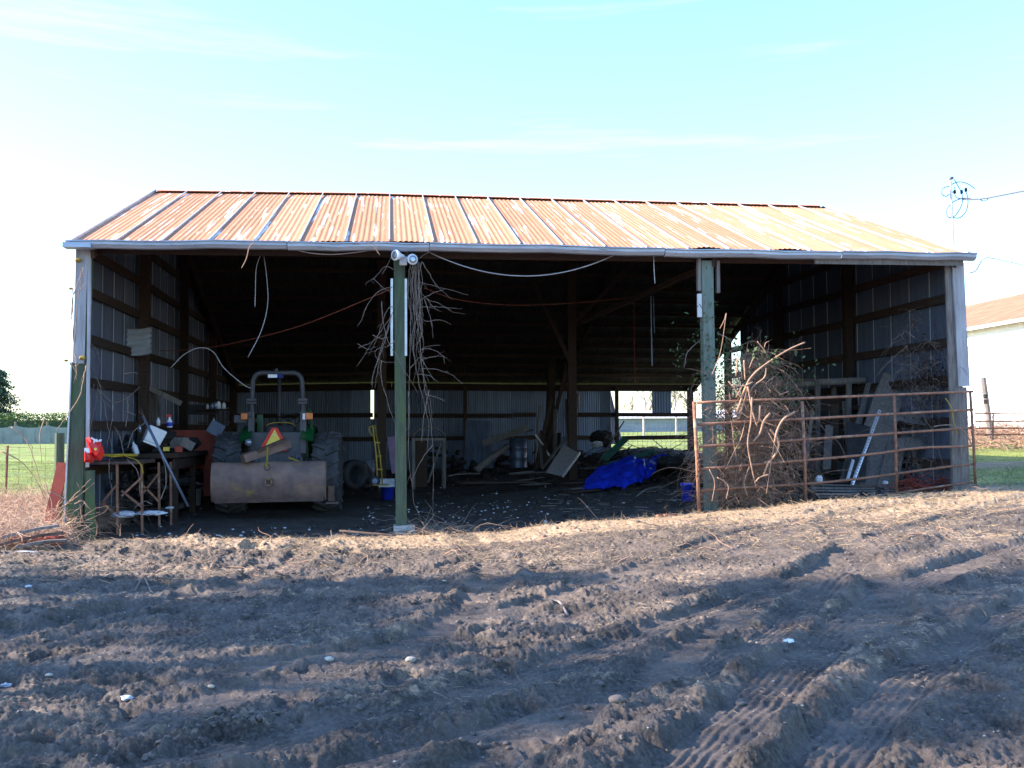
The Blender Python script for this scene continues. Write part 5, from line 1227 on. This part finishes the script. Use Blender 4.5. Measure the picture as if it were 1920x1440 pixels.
# junk heap: under the bench and between the tractor and the left wall
mbj = MB()
for k in range(420):
    zone = k % 4
    if zone == 0: x, y, zz = random.uniform(.1, .9), random.uniform(1.4, 5.4), random.uniform(.15, .9)
    elif zone == 1: x, y, zz = random.uniform(.1, .85), random.uniform(1.9, 5), zb_+.03+abs(random.gauss(0, .12))
    elif zone == 2: x, y, zz = random.uniform(.2, 1.6), random.uniform(5.6, 9), random.uniform(.2, 1.5)
    else: x, y, zz = random.uniform(5.0, 9.6), random.uniform(9.5, 13.6), .45+abs(random.gauss(0, .3))
    rt = Matrix.Rotation(random.uniform(0, PI), 3, 'Z') @ Matrix.Rotation(random.uniform(-1, 1), 3, 'X')
    if k % 3: mbj.box((x, y, zz), (random.uniform(.05, .4), random.uniform(.02, .14), random.uniform(.02, .12)), rot=rt)
    else: mbj.blob((x, y, zz), (random.uniform(.04, .12),)*3, k, .3, 1)
tag(mbj.build('junk', M['char']), 'dark unsorted junk under and behind the workbench', 'junk', kind='stuff')
# small things half covering: dark bags right of the tarp
crumple(1255, 868, 6.4, .35, .3, .16, 'char', 'rubbish_bag', 'black bag heaped right of the blue tarpaulin', 'bag', 13, 2, .15)
crumple(1240, 862, 7.2, .25, .2, .12, 'tarp', 'tarpaulin', 'dim far corner of blue tarpaulin behind the heap', 'tarpaulin', 14, 2, .2)
wire('broken_branch', [at(1178, 943, 2.6), at(1195, 930, 2.7), at(1212, 918, 2.8), at(1240, 912, 3)], .022, 'wood_grey', 'bent brown branch lying in front of the tarpaulin', 'branch')
mb = MB(); mb.beam(at(1230, 940, 2.4), at(1262, 925, 2.6), .09, .02); tag(mb.build('plank', M['purple']), 'blue grey strip lying in front of the blue bucket', 'plank')
boxy('timber_block', 1283, 941, 1.6, (.42, .15, .09), 'wood_grey', 'timber block on the ground under the blue bucket', 'timber block')

# floor litter inside: bits of wood, flakes, stones
N_ = 1100; mbw = MB(); mbp = MB(); mbd = MB()
for k in range(N_):
    x = random.uniform(.6, 13); y = random.uniform(-.5, 11) if k % 2 else random.uniform(-.6, 4); 
    if 1.2 < x < 4.0 and 1 < y < 5: continue
    z = GD(x, y); c = random.random(); rt = Matrix.Rotation(random.uniform(0, PI), 3, 'Z') @ Matrix.Rotation(random.uniform(-.2, .2), 3, 'X')
    if c < .55 and (x > 7 or k % 3 == 0):
        l = random.uniform(.05, .3) if x > 7 else random.uniform(.03, .12); mbw.box((x, y, z+.012), (l, random.uniform(.01, .05), .012), rot=rt)
    elif c < .68: s_ = random.uniform(.008, .022); mbp.blob((x, y, z+.01), (s_*1.3, s_, s_*.6), k, .3, 0)
    else: s_ = random.uniform(.02, .07); mbd.blob((x, y, z+.01), (s_, s_, s_*.7), k, .35, 1)
tag(mbw.build('wood_scraps', mat('muddy_wood_scraps', (.16, .14, .125), (.05, .042, .037), 1.5, .9, bump=.3, coord='Object')), 'scattered wood scraps on the shed floor', 'debris', kind='stuff')
tag(mbp.build('litter_flakes', M['paper']), 'tiny pale litter flecks on the shed floor', 'litter', kind='stuff')
tag(mbd.build('dirt_clods', M['char']), 'dark dirt clods on the shed floor', 'dirt', kind='stuff')
# mound cover
N_ = 700; x = rng.normal(10.6, 1.3, N_); y = rng.normal(7.8, 2.6, N_); kp = (y > 2.6) & (x < 13) & (y < 13.6); x = x[kp]; y = y[kp]
D = np.stack([rng.normal(size=len(x)), rng.normal(size=len(x)), rng.uniform(-.05, .35, len(x))], 1)
o = strands('rubbish_heap', np.stack([x, y, G1(x, y)+.02], 1), D, rng.uniform(.2, .9, len(x)), .15, rng.uniform(.006, .025, len(x)), 'wood_dark', K=4, wob=.08, seed=40)
tag(o, 'heap of broken sticks and laths at the middle rear', 'rubbish heap', kind='stuff')
for i, (px_, py_) in enumerate(((1023, 983), (1051, 984))):
    q = at(px_, py_, .2); mb = MB(); mb.blob((q.x, .2, q.z+.02), (.045, .04, .03), i, .12, 2)
    tag(mb.build('stone', M['stone'], smooth=True), ('left', 'right')[i]+' of two small round stones at the shade edge', 'stone')

# ------------------------------------------------------------------ right bay: lumber store
lr = thing('lumber_rack', 'dark lumber rack holding boards along the right wall', 'rack', (0, 0, 0))
for px_, t_, b_, Y_ in ((1533, 714, 900, 3.2), (1591, 718, 905, 3.0), (1563, 722, 890, 3.6), (1500, 725, 880, 4.2)):
    q0, q1 = at(px_, t_, Y_), at(px_, b_, Y_); mb = MB(); mb.beam(q1, q0, .06, .09, jit=.004, n=2); mb.build('upright', M['wood_grey'], lr)
for py_, Y_ in ((768, 3.3), (815, 3.3)): mb = MB(); mb.beam(at(1490, py_, Y_), at(1640, py_-5, Y_), .05, .08); mb.build('shelf_bearer', M['wood_dark'], lr)
mb = MB(); mb.tube([at(1490, 722, 3.6), at(1560, 716, 3.3), at(1624, 713, 3.0)], [.06, .07, .065], 9); tag(mb.build('log', M['wood_grey'], smooth=True), 'round log lying across the top of the lumber rack', 'log')
LB = [((1500, 756), (1615, 748), 3.4, .1, 'pile board at the top shelf of the lumber rack'), ((1498, 748), (1600, 744), 3.6, .09, 'thin board above the top shelf pile'), ((1505, 800), (1590, 797), 3.4, .14, 'thick board on the lower shelf of the lumber rack'),
      ((1600, 793), (1670, 770), 2.4, .2, 'wide board end behind the bright slotted angle')]
for a, b, Y_, h_, l in LB: mb = MB(); mb.beam(at(*a, Y_), at(*b, Y_+.2), .15, h_, jit=.006, n=2); tag(mb.build('plank', M['wood_dark']), l, 'plank')
def lean_sheet(P4, Ys, th, mt, name, label, cat, sub=None):
    v = [at(a, b, Y_) for (a, b), Y_ in zip(P4, Ys)]; n = len(v); m_ = MB(); m_.add(v+[q+Vector((0, th, 0)) for q in v], [tuple(range(n))[::-1], tuple(range(n, 2*n))]+[(i, (i+1) % n, n+(i+1) % n, n+i) for i in range(n)]); return tag(m_.build(name, M[mt]), label, cat)
lean_sheet([(1658, 698), (1702, 708), (1692, 760), (1650, 930), (1592, 930), (1620, 800), (1640, 740)], [2.2, 2.0, 1.9, .95, 1.15, 1.7, 2.0], .03, 'wood_grey', 'plywood_sheet', 'tall weathered plywood sheet leaning in the right bay', 'plywood sheet')
lean_sheet([(1625, 718), (1634, 716), (1590, 905), (1574, 905)], [2.5, 2.5, 1.4, 1.4], .03, 'wood_grey', 'plank', 'narrow grey board leaning left of the plywood sheet', 'plank')
lean_sheet([(1590, 790), (1632, 800), (1622, 905), (1586, 902)], [1.5, 1.4, 1.0, 1.1], .02, 'char', 'panel', 'dark panel leaning behind the bright slotted angle', 'panel')
lean_sheet([(1664, 832), (1700, 826), (1680, 925), (1640, 928)], [1.2, 1.2, .8, .8], .03, 'wood_grey', 'plank', 'short wide board leaning at the foot of the plywood sheet', 'plank')
lean_sheet([(1676, 778), (1764, 768), (1768, 778), (1735, 798), (1680, 788)], [1.2, 1.2, .9, .8, 1.0], .03, 'wood_grey', 'plywood_sheet', 'broken grey sheet jutting out beside the right corner post', 'plywood sheet')
lean_sheet([(1672, 822), (1760, 816), (1760, 836), (1690, 846)], [1.2, 1.2, 1.0, .9], .04, 'wood_grey', 'plank', 'thick grey board end low beside the right corner post', 'plank')
lean_sheet([(1738, 812), (1770, 812), (1772, 832), (1740, 828)], [.8, .8, .75, .8], .12, 'galv', 'metal_box', 'grey box end among the boards by the right corner', 'box')
sa = thing('slotted_angle', 'bright slotted metal angle leaning against the plywood sheet', 'metal angle', (0, 0, 0))
q0, q1 = at(1598, 908, .55), at(1650, 769, 1.0); dv = (q1-q0).normalized()
mb = MB(); mb.beam(q0, q1, .055, .005, up=(0, -1, 0)); mb.beam(q0+Vector((-.028, -.02, 0)), q1+Vector((-.028, -.02, 0)), .004, .05, up=(0, -1, 0)); mb.build('flange', M['aluminium'], sa)
mb = MB()
for k in range(26): c_ = q0.lerp(q1, (k+.5)/26)+Vector((0, -.006, 0)); mb.beam(c_-dv*.009, c_+dv*.009, .018, .005, up=(0, -1, 0))
mb.build('slots', M['char'], sa)
mb = MB(); mb.beam(at(1589, 899, .7), at(1600, 862, .85), .05, .01, up=(0, -1, 0)); tag(mb.build('metal_strip', M['aluminium']), 'short bright strip left of the slotted angle', 'metal strip')
pl = thing('pallet', 'old boards of a pallet lying flat behind the gate', 'pallet', (0, 0, 0))
for k in range(5):
    a = at(1515+k*4, 908+k*6, 1.1-.22*k); b = at(1668+k*9, 912+k*4, 1.1-.22*k); mb = MB(); mb.beam(a, b, .14, .025, jit=.006, n=3); mb.build('board', M['wood_grey'], pl)
for px_ in (1540, 1620, 1690): mb = MB(); a = at(px_, 915, 1.0); b = at(px_+25, 936, .1); mb.beam(a-Vector((0, 0, .05)), b-Vector((0, 0, .05)), .08, .07); mb.build('bearer', M['wood_dark'], pl)
crumple(1536, 898, .9, .06, .05, .07, 'white', 'litter', 'white paper corner standing behind the gate', 'litter', 21, 1)
crumple(1660, 905, .4, .05, .04, .03, 'paper', 'litter', 'white scrap by the foot of the plywood sheet', 'litter', 22, 1)
crumple(1651, 930, -.1, .05, .04, .03, 'paper', 'litter', 'pale scrap in front of the pallet boards', 'litter', 23, 1)
# dead creeper on right wall
N_ = 420; px_ = rng.uniform(1690, 1800, N_); py_ = rng.uniform(590, 900, N_); 
P0 = np.array([list(at(a, b, rng.uniform(.1, 1.0))) for a, b in zip(px_, py_)])
o = strands('dead_creeper', P0, rng.normal(size=(N_, 3))*np.array([.5, .3, 1]), rng.uniform(.2, .7, N_), rng.uniform(.2, .8, N_), rng.uniform(.003, .006, N_), 'cane_pale', K=7, wob=.2, seed=51)
dc = thing('dead_creeper', 'tangled dead creeper with brown leaves inside the right corner', 'creeper', (0, 0, 0)); o.parent = dc; o.name = 'stems'; o['kind'] = 'stuff'
N_ = 900; a = rng.normal(1745, 26, N_); b = rng.normal(712, 34, N_); P0 = np.array([list(at(p_, q_, rng.uniform(.15, .9))) for p_, q_ in zip(a, b)])
lv = leaves('dry_leaves', P0, rng.uniform(.015, .04, N_), 'wood_dark', 52, dc); lv['kind'] = 'stuff'
N_ = 160; px_ = rng.uniform(1695, 1790, N_); P0 = np.array([list(at(a, rng.uniform(898, 925), rng.uniform(.1, .6))) for a in px_])
o = strands('twig_pile', P0, rng.normal(size=(N_, 3))*np.array([1, .5, .25]), rng.uniform(.15, .5, N_), .2, rng.uniform(.004, .009, N_), 'red_paint', K=5, wob=.25, seed=53); tag(o, 'reddish twigs lying behind the right end of the gate', 'twigs', kind='stuff')
wire('dead_vine', [at(1825, 843, -.3), at(1815, 820, -.35), at(1795, 800, -.4), at(1770, 797, -.4), at(1750, 800, -.4)], .009, 'cane_pale', 'pale vine arching over the right end of the gate', 'vine')
wire('dead_vine', [at(1772, 746, -.1), at(1784, 765, -.1), at(1788, 790, -.1), at(1795, 815, -.1)], .008, 'orange_rope', 'yellowish stem bent against the right corner board', 'vine')

# ------------------------------------------------------------------ gate
gt = thing('field_gate', 'long rusty tubular gate standing open across the right bay', 'gate', (0, 0, 0))
YL, YR = -.82, -.2
LY = (755, 796, 838, 880, 921, 963); RY_ = (734, 768, 802, 836, 870, 904)
def gp(s, a, b): return Vector(at(1306+(1826-1306)*s, a+(b-a)*s, YL+(YR-YL)*s))
for k, (a, b) in enumerate(zip(LY, RY_)):
    bow = (0, 0, 0, 0, 7, 8)[k]
    mb = MB(); pts = [at(1308+(1824-1308)*s, a+(b-a)*s+bow*math.sin(PI*s)**2*(1 if k != 4 else 1)-(5 if k == 3 else 0)*math.exp(-((s-.8)/.12)**2), YL+(YR-YL)*s) for s in np.linspace(0, 1, 13)]
    mb.tube(pts, .0195 if k < 5 else .017, 8); mb.build('rail', M['rust'], gt, smooth=True)
for (a, b, r_) in (((1301, 753), (1311, 970), .026), ((1504, 752), (1511, 950), .024), ((1676, 742), (1681, 922), .024), ((1819, 734), (1829, 908), .022)):
    s = (a[0]-1306)/520; Y_ = YL+(YR-YL)*s-.002; mb = MB(); mb.tube([at(*a, Y_), at((a[0]+b[0])/2+1, (a[1]+b[1])/2, Y_), at(*b, Y_)], r_, 9); mb.build('upright', M['rust'], gt, smooth=True)
ch = thing('chain', 'rusty chain hanging from the free end of the long gate', 'chain', (0, 0, 0))
mb = MB()
for k in range(16):
    c_ = at(1307+1.2*math.sin(k*.9)+2, 838+k*4.2, YL-.045); n = 8; ax = k % 2
    mb.tube([c_+Vector(((.012*math.cos(a) if ax else .003), (.003 if ax else .012*math.cos(a)), .02*math.sin(a))) for a in np.linspace(0, 2*PI, n+1)], .004, 4, cap=False)
mb.build('links', M['rust'], ch, smooth=True)

# ------------------------------------------------------------------ bramble at the right post
br = thing('bramble_bush', 'big dry bramble thicket growing around the right middle post', 'bramble bush', (0, 0, 0))
N_ = 1900; px_ = rng.normal(1405, 44, N_).clip(1312, 1545); tt = rng.uniform(0, 1, N_)**1.3
Yr = rng.uniform(-.55, 1.1, N_)
P0 = np.array([list(at(a, 945-t*300*(1-min(.5, abs(a-1420)/260)), y_)) for a, t, y_ in zip(px_, tt, Yr)])
D = rng.normal(size=(N_, 3))*np.array([.8, .4, .7])+np.array([0, -.05, .25])
o = strands('canes', P0, D, rng.uniform(.2, .85, N_), rng.uniform(.1, .9, N_), rng.uniform(.0025, .0065, N_), 'bramble', K=8, wob=.14, seed=61, parent=br); o['kind'] = 'stuff'
N_ = 420; px_ = rng.normal(1400, 50, N_).clip(1320, 1500); P0 = np.array([list(at(a, rng.uniform(760, 940), rng.uniform(-.75, -.5))) for a in px_])
o = strands('canes', P0, rng.normal(size=(N_, 3))*np.array([.7, .25, .8])+np.array([0, 0, .3]), rng.uniform(.2, .6, N_), rng.uniform(.1, .6, N_), rng.uniform(.003, .006, N_), 'bramble', K=7, wob=.14, seed=62, parent=br); o['kind'] = 'stuff'
ST = [([(1382, 772), (1405, 712), (1440, 680), (1480, 655), (1509, 642)], .016), ([(1398, 750), (1412, 725), (1433, 708), (1437, 690)], .013), ([(1372, 722), (1393, 724), (1412, 716)], .012), ([(1385, 786), (1398, 745), (1404, 712)], .014), ([(1410, 745), (1408, 790), (1402, 830), (1408, 870), (1418, 915)], .013),
      ([(1383, 672), (1380, 705)], .014), ([(1395, 675), (1397, 712)], .012), ([(1413, 670), (1405, 690)], .011), ([(1402, 725), (1412, 775), (1420, 800)], .013), ([(1490, 772), (1470, 785), (1458, 805), (1452, 830)], .019), ([(1444, 775), (1432, 790), (1425, 812), (1412, 828)], .019), ([(1425, 760), (1423, 790)], .018),
      ([(1445, 805), (1460, 828), (1455, 850), (1440, 870), (1432, 890)], .017), ([(1441, 890), (1425, 895), (1417, 903)], .014), ([(1433, 868), (1445, 862)], .012), ([(1394, 720), (1380, 745)], .01), ([(1366, 715), (1390, 745), (1400, 770)], .011), ([(1405, 875), (1395, 905), (1402, 930)], .008),
      ([(1360, 880), (1375, 850), (1390, 820), (1397, 790)], .009), ([(1452, 830), (1445, 870), (1437, 925)], .009), ([(1345, 895), (1365, 910), (1362, 935)], .006), ([(1330, 880), (1340, 905), (1335, 940)], .006), ([(1450, 708), (1436, 720), (1444, 735)], .008), ([(1460, 741), (1478, 734)], .011), ([(1335, 702), (1340, 690), (1352, 655), (1362, 587)], .006), ([(1350, 616), (1358, 600), (1361, 588)], .005), ([(1420, 640), (1432, 655), (1437, 664)], .008), ([(1433, 652), (1436, 643), (1442, 640)], .006)]
for k, (pts, r_) in enumerate(ST):
    Y_ = random.uniform(-.98, -.78); s = spl(A(pts, Y_), 5); mb = MB(); mb.tube(s, [r_*(1-.25*i/len(s))*random.uniform(.92, 1.08) for i in range(len(s))], 7); mb.build('cut_stem', M['bramble'], br, smooth=True)
C = []
for cx_, cy_, sx_, sy_, n_ in ((1322, 640, 10, 60, 200), (1352, 745, 16, 55, 330), (1362, 665, 14, 18, 110), (1432, 668, 10, 8, 22), (1452, 678, 9, 6, 18), (1420, 658, 8, 5, 14), (1470, 730, 30, 35, 260), (1380, 690, 14, 30, 90), (1330, 700, 12, 22, 130), (1430, 720, 40, 40, 160), (1275, 680, 10, 35, 40)):
    for _ in range(n_):
        a, b = rng.normal(cx_, sx_), rng.normal(cy_, sy_); lit = (cx_ in (1432, 1452, 1420)); C.append(list(at(a, b, rng.uniform(-.95, -.85) if lit else rng.uniform(-.25, .6))))
lv = leaves('foliage', C, rng.uniform(.018, .045, len(C)), 'leaf', 63, br, .3); lv['kind'] = 'stuff'
mb = MB(); vine_mesh([[(1322, 560), (1318, 600), (1325, 650), (1318, 700), (1328, 740)], [(1310, 570), (1325, 590), (1338, 615), (1335, 660)], [(1282, 690), (1290, 660), (1310, 640), (1328, 625)], [(1345, 625), (1365, 635), (1390, 660), (1400, 690)], [(1350, 920), (1348, 840), (1352, 760), (1346, 690)]], -.2, .1, .007, mb)
mb.build('climbing_stems', M['cane_pale'], br, smooth=True)

# ------------------------------------------------------------------ yard scatter
def on_ground(n_, xr, yr, seed, dens=None):
    rg = np.random.default_rng(seed); x = rg.uniform(*xr, n_); y = rg.uniform(*yr, n_)
    if dens is not None: k = rg.uniform(0, 1, n_) < dens(x, y); x = x[k]; y = y[k]
    z = G1(x, y)+detail(x, y)[0]; return x, y, z
def view(x, y): return (np.abs(np.arctan2(x-CX, y-CY)-YAW) < R(30))
# straw along the bank and gate
d1 = lambda x, y: view(x, y)*(.15+np.exp(-((y+1.25)/.6)**2)+1.2*np.exp(-((y+1.0)/1.2)**2)*sst(7.5, 9, x)+.35*sst(.45, .7, fbm(x*.8, y*1.1, 92, 3)))*.6
x, y, z = on_ground(60000, (-1, 17), (-4.5, -.3), 71, d1)
n_ = len(x); D = np.stack([rng.normal(size=n_), rng.normal(size=n_)*.8, rng.uniform(-.05, .5, n_)], 1)
o = strands('straw', np.stack([x, y, z+.004], 1), D, rng.uniform(.03, .16, n_), .2, rng.uniform(.0012, .0028, n_), 'straw', K=3, wob=.12, seed=72); tag(o, 'dry straw strewn on the sunlit bank before the barn', 'straw', kind='stuff')
d2 = lambda x, y: view(x, y)*(.1+.9*sst(.5, .75, fbm(x*.8, y*1.1, 92, 3)))*.35
x, y, z = on_ground(24000, (-1, 14), (-10.2, -2), 73, d2); n_ = len(x)
o = strands('straw', np.stack([x, y, z+.003], 1), np.stack([rng.normal(size=n_), rng.normal(size=n_)*.8, rng.uniform(-.05, .3, n_)], 1), rng.uniform(.02, .1, n_), .2, rng.uniform(.001, .002, n_), 'straw', K=3, wob=.12, seed=74); tag(o, 'loose bits of straw trodden into the mud', 'straw', kind='stuff')
x, y, z = on_ground(420, (-2, 16), (-4.5, -.4), 75, lambda x, y: view(x, y)*(np.exp(-((x-1)/2.5)**2)*.9+.3)); n_ = len(x)
o = strands('twigs', np.stack([x, y, z+.01], 1), np.stack([rng.normal(size=n_), rng.normal(size=n_)*.5, rng.uniform(-.02, .25, n_)], 1), rng.uniform(.12, .6, n_), .15, rng.uniform(.003, .008, n_), 'bramble', K=6, wob=.16, seed=76); tag(o, 'thin broken twigs lying in front of the barn', 'twigs', kind='stuff')
# clods and pebbles
def blobs(name, x, y, z, s, mt, label, cat, seed, flat=.7):
    rg = np.random.default_rng(seed); n_ = len(x); mb0 = MB(); mb0.blob((0, 0, 0), 1, 1, 0, 1 if n_ < 14000 else 0); B = np.array([tuple(v) for v in mb0.v]); Fb = np.array(mb0.f)
    sc = s[:, None, None]*rg.uniform(.6, 1.3, (n_, 1, 3))*np.array([1, 1, flat]); V = B[None]*sc*(1+rg.uniform(-.5, .35, (n_, len(B), 1)))
    V += np.stack([x, y, z-s*.1], 1)[:, None]; Fc = (Fb[None]+np.arange(n_)[:, None, None]*len(B)).reshape(-1, 3)
    o = np_mesh(name, V.reshape(-1, 3), Fc, M[mt], False); return tag(o, label, cat, kind='stuff')
x, y, z = on_ground(30000, (-1, 16), (-10.4, -.4), 81, lambda x, y: view(x, y)*(.08+sst(.42, .7, fbm(x*1.6, y*1.6, 82, 3)))*.8)
blobs('mud_clods', x, y, z, rng.gamma(1.6, .006, len(x)).clip(.004, .032), 'clod', 'crumbled mud clods over the churned yard', 'clods', 83)
x, y, z = on_ground(22000, (0, 14), (-10.4, -.2), 84, lambda x, y: view(x, y)*(.35+.6*sst(.5, .7, fbm(x*.7, y*.7, 85, 3)))*.5)
blobs('gravel', x, y, z, rng.gamma(2.2, .0016, len(x)).clip(.002, .008), 'chip', 'pale grit and chips pressed into the mud', 'gravel', 86)
for i, (px_, py_, s_, l) in enumerate(((617, 1233, .045, 'pale stone in the churned mud left of centre'), (771, 1239, .05, 'yellowish stone near the middle of the yard'), (1158, 1342, .06, 'rounded mud coated stone at the bottom edge'), (92, 1262, .03, 'small pale stone in the mud at the left'), (395, 1292, .03, 'small white stone in the lower left mud'), (833, 1087, .035, 'white stone in the upper middle of the yard'))):
    xy = pz(px_, py_, .08); mb = MB(); s_ *= .62; mb.blob((xy[0], xy[1], GD(*xy)+s_*.2), (s_*1.2, s_, s_*.6), 90+i, .16, 2); tag(mb.build('stone', M['stone' if i != 2 else 'clod'], smooth=True), l, 'stone')
for i, (px_, py_, l) in enumerate(((53, 1105, 'white scrap of paper on the mud at the left'), (238, 1310, 'bent white scrap in the lower left mud'), (1480, 1211, 'small white scrap in a wheel rut on the right'), (10, 1268, 'pale foil scrap at the lower left edge'))):
    xy = pz(px_, py_, .08); mb = MB(); mb.blob((xy[0], xy[1], GD(*xy)+.015), (.035, .03, .014), 120+i, .3, 1); tag(mb.build('litter', M['paper']), l, 'litter')
fb = MB(); q = [pz(252, 1101), pz(270, 1082), pz(287, 1105), pz(318, 1106)]; q = [(a, b, GD(a, b)+.03) for a, b in q]; q[1] = (q[1][0], q[1][1], q[1][2]+.06)
fb.tube(spl(q, 5), .009, 6); e = pz(269, 1076); fb.tube([q[1], (e[0], e[1], q[1][2]+.05)], .006, 5); tag(fb.build('forked_twig', M['cane_pale'], smooth=True), 'pale forked twig lying on the mud at the left', 'twig')
mb = MB(); q = [pz(1010, 1132), pz(1045, 1131), pz(1065, 1140)]; mb.tube(spl([(a, b, GD(a, b)+.01) for a, b in q], 5), .012, 5); tag(mb.build('stick', M['wood_grey'], smooth=True), 'short curved stick on the mud right of centre', 'stick')
for i, (a, b, l) in enumerate((((1232, 983), (1262, 975), 'orange brown bark piece by the gate end'), ((1245, 985), (1276, 983), 'longer orange brown bark piece by the gate end'))):
    q0, q1 = at(*a, -1.3), at(*b, -1.3); mb = MB(); mb.beam((q0.x, -1.3, GD(q0.x, -1.3)+.03), (q1.x, -1.2, GD(q1.x, -1.2)+.03), .05, .03, jit=.006, n=2); tag(mb.build('bark_piece', M['rust']), l, 'wood piece')
wire('stick', [at(1715, 950, -1.2), at(1760, 942, -1.2), at(1790, 935, -1.2), at(1795, 928, -1.2)], .011, 'bramble', 'curved pale stick on the straw before the gate\'s right end', 'stick')
wire('stick', [at(1866, 936, -1), at(1892, 932, -1), at(1893, 922, -1)], .013, 'bramble', 'pale hooked stick near the right edge of the yard', 'stick')
wire('stick', [at(1676, 951, -1.4), at(1700, 972, -1.4)], .009, 'bramble', 'pale straight stick standing slanted in the straw', 'stick')
mb = MB(); mb.beam(at(636, 995, -.7), at(735, 1003, -.75), .03, .02, jit=.003, n=4); tag(mb.build('stick', M['bramble']), 'long sunlit stick lying at the shade edge', 'stick')
# twig heap at the middle post foot
N_ = 170; P0 = np.stack([rng.normal(5.15, .35, N_), rng.uniform(-.55, .5, N_), np.zeros(N_)], 1); P0[:, 2] = G1(P0[:, 0], P0[:, 1])+.03
o = strands('twigs', P0, rng.normal(size=(N_, 3))*np.array([1, .5, .22])+np.array([0, 0, .08]), rng.uniform(.2, .7, N_), .1, rng.uniform(.003, .007, N_), 'cane_pale', K=6, wob=.18, seed=88); tag(o, 'loose grey twigs heaped at the middle post foot', 'twigs', kind='stuff')
# grass tufts right of the barn, left field
for nm, xr, yr, n0, lab, sd_ in (('grass', (13.9, 24), (.2, 13), 26000, 'short green grass right of the barn', 5), ('grass', (-9, -1.6), (4.5, 20), 22000, 'short green grass in the near left field', 6)):
    x, y, z = on_ground(n0, xr, yr, sd_, lambda x, y: view(x, y)*1.)
    kp = np.abs(y-5.6) > 1.0 if sd_ == 5 else np.ones(len(x), bool); x, y, z = x[kp], y[kp], z[kp]; n_ = len(x)
    o = strands(nm, np.stack([x, y, z-.01], 1), np.stack([rng.normal(size=n_)*.5, rng.normal(size=n_)*.5, np.ones(n_)], 1), rng.uniform(.03, .09, n_), .3, .003, 'grass', K=3, wob=.1, seed=sd_); tag(o, lab, 'grass', kind='stuff')

# ------------------------------------------------------------------ trees off to the left that throw the dapple over the yard
for i, (x, y, h, l) in enumerate(((-12.5, -7.6, 15, 'big tree outside the yard on the left, nearest the camera'), (-15, -4.6, 15.5, 'big tree outside the yard on the left, near the barn front'), (-19, -7.6, 17, 'tallest tree beyond the left yard edge'))):
    t_ = bare_tree('tree', x, y, h, l, 60+i, .62, depth=5, r0=.34)
    CC = []
    for k in range(20):
        c_ = np.array([rng.normal()*2.2, rng.normal()*1.1, rng.uniform(.3, 1.0)*h]); n_ = 260
        CC.append(c_+rng.normal(size=(n_, 3))*np.array([.4, .28, .2]))
    lv = leaves('foliage', np.concatenate(CC), .13, 'hedge', 70+i, t_, .3); lv['kind'] = 'stuff'
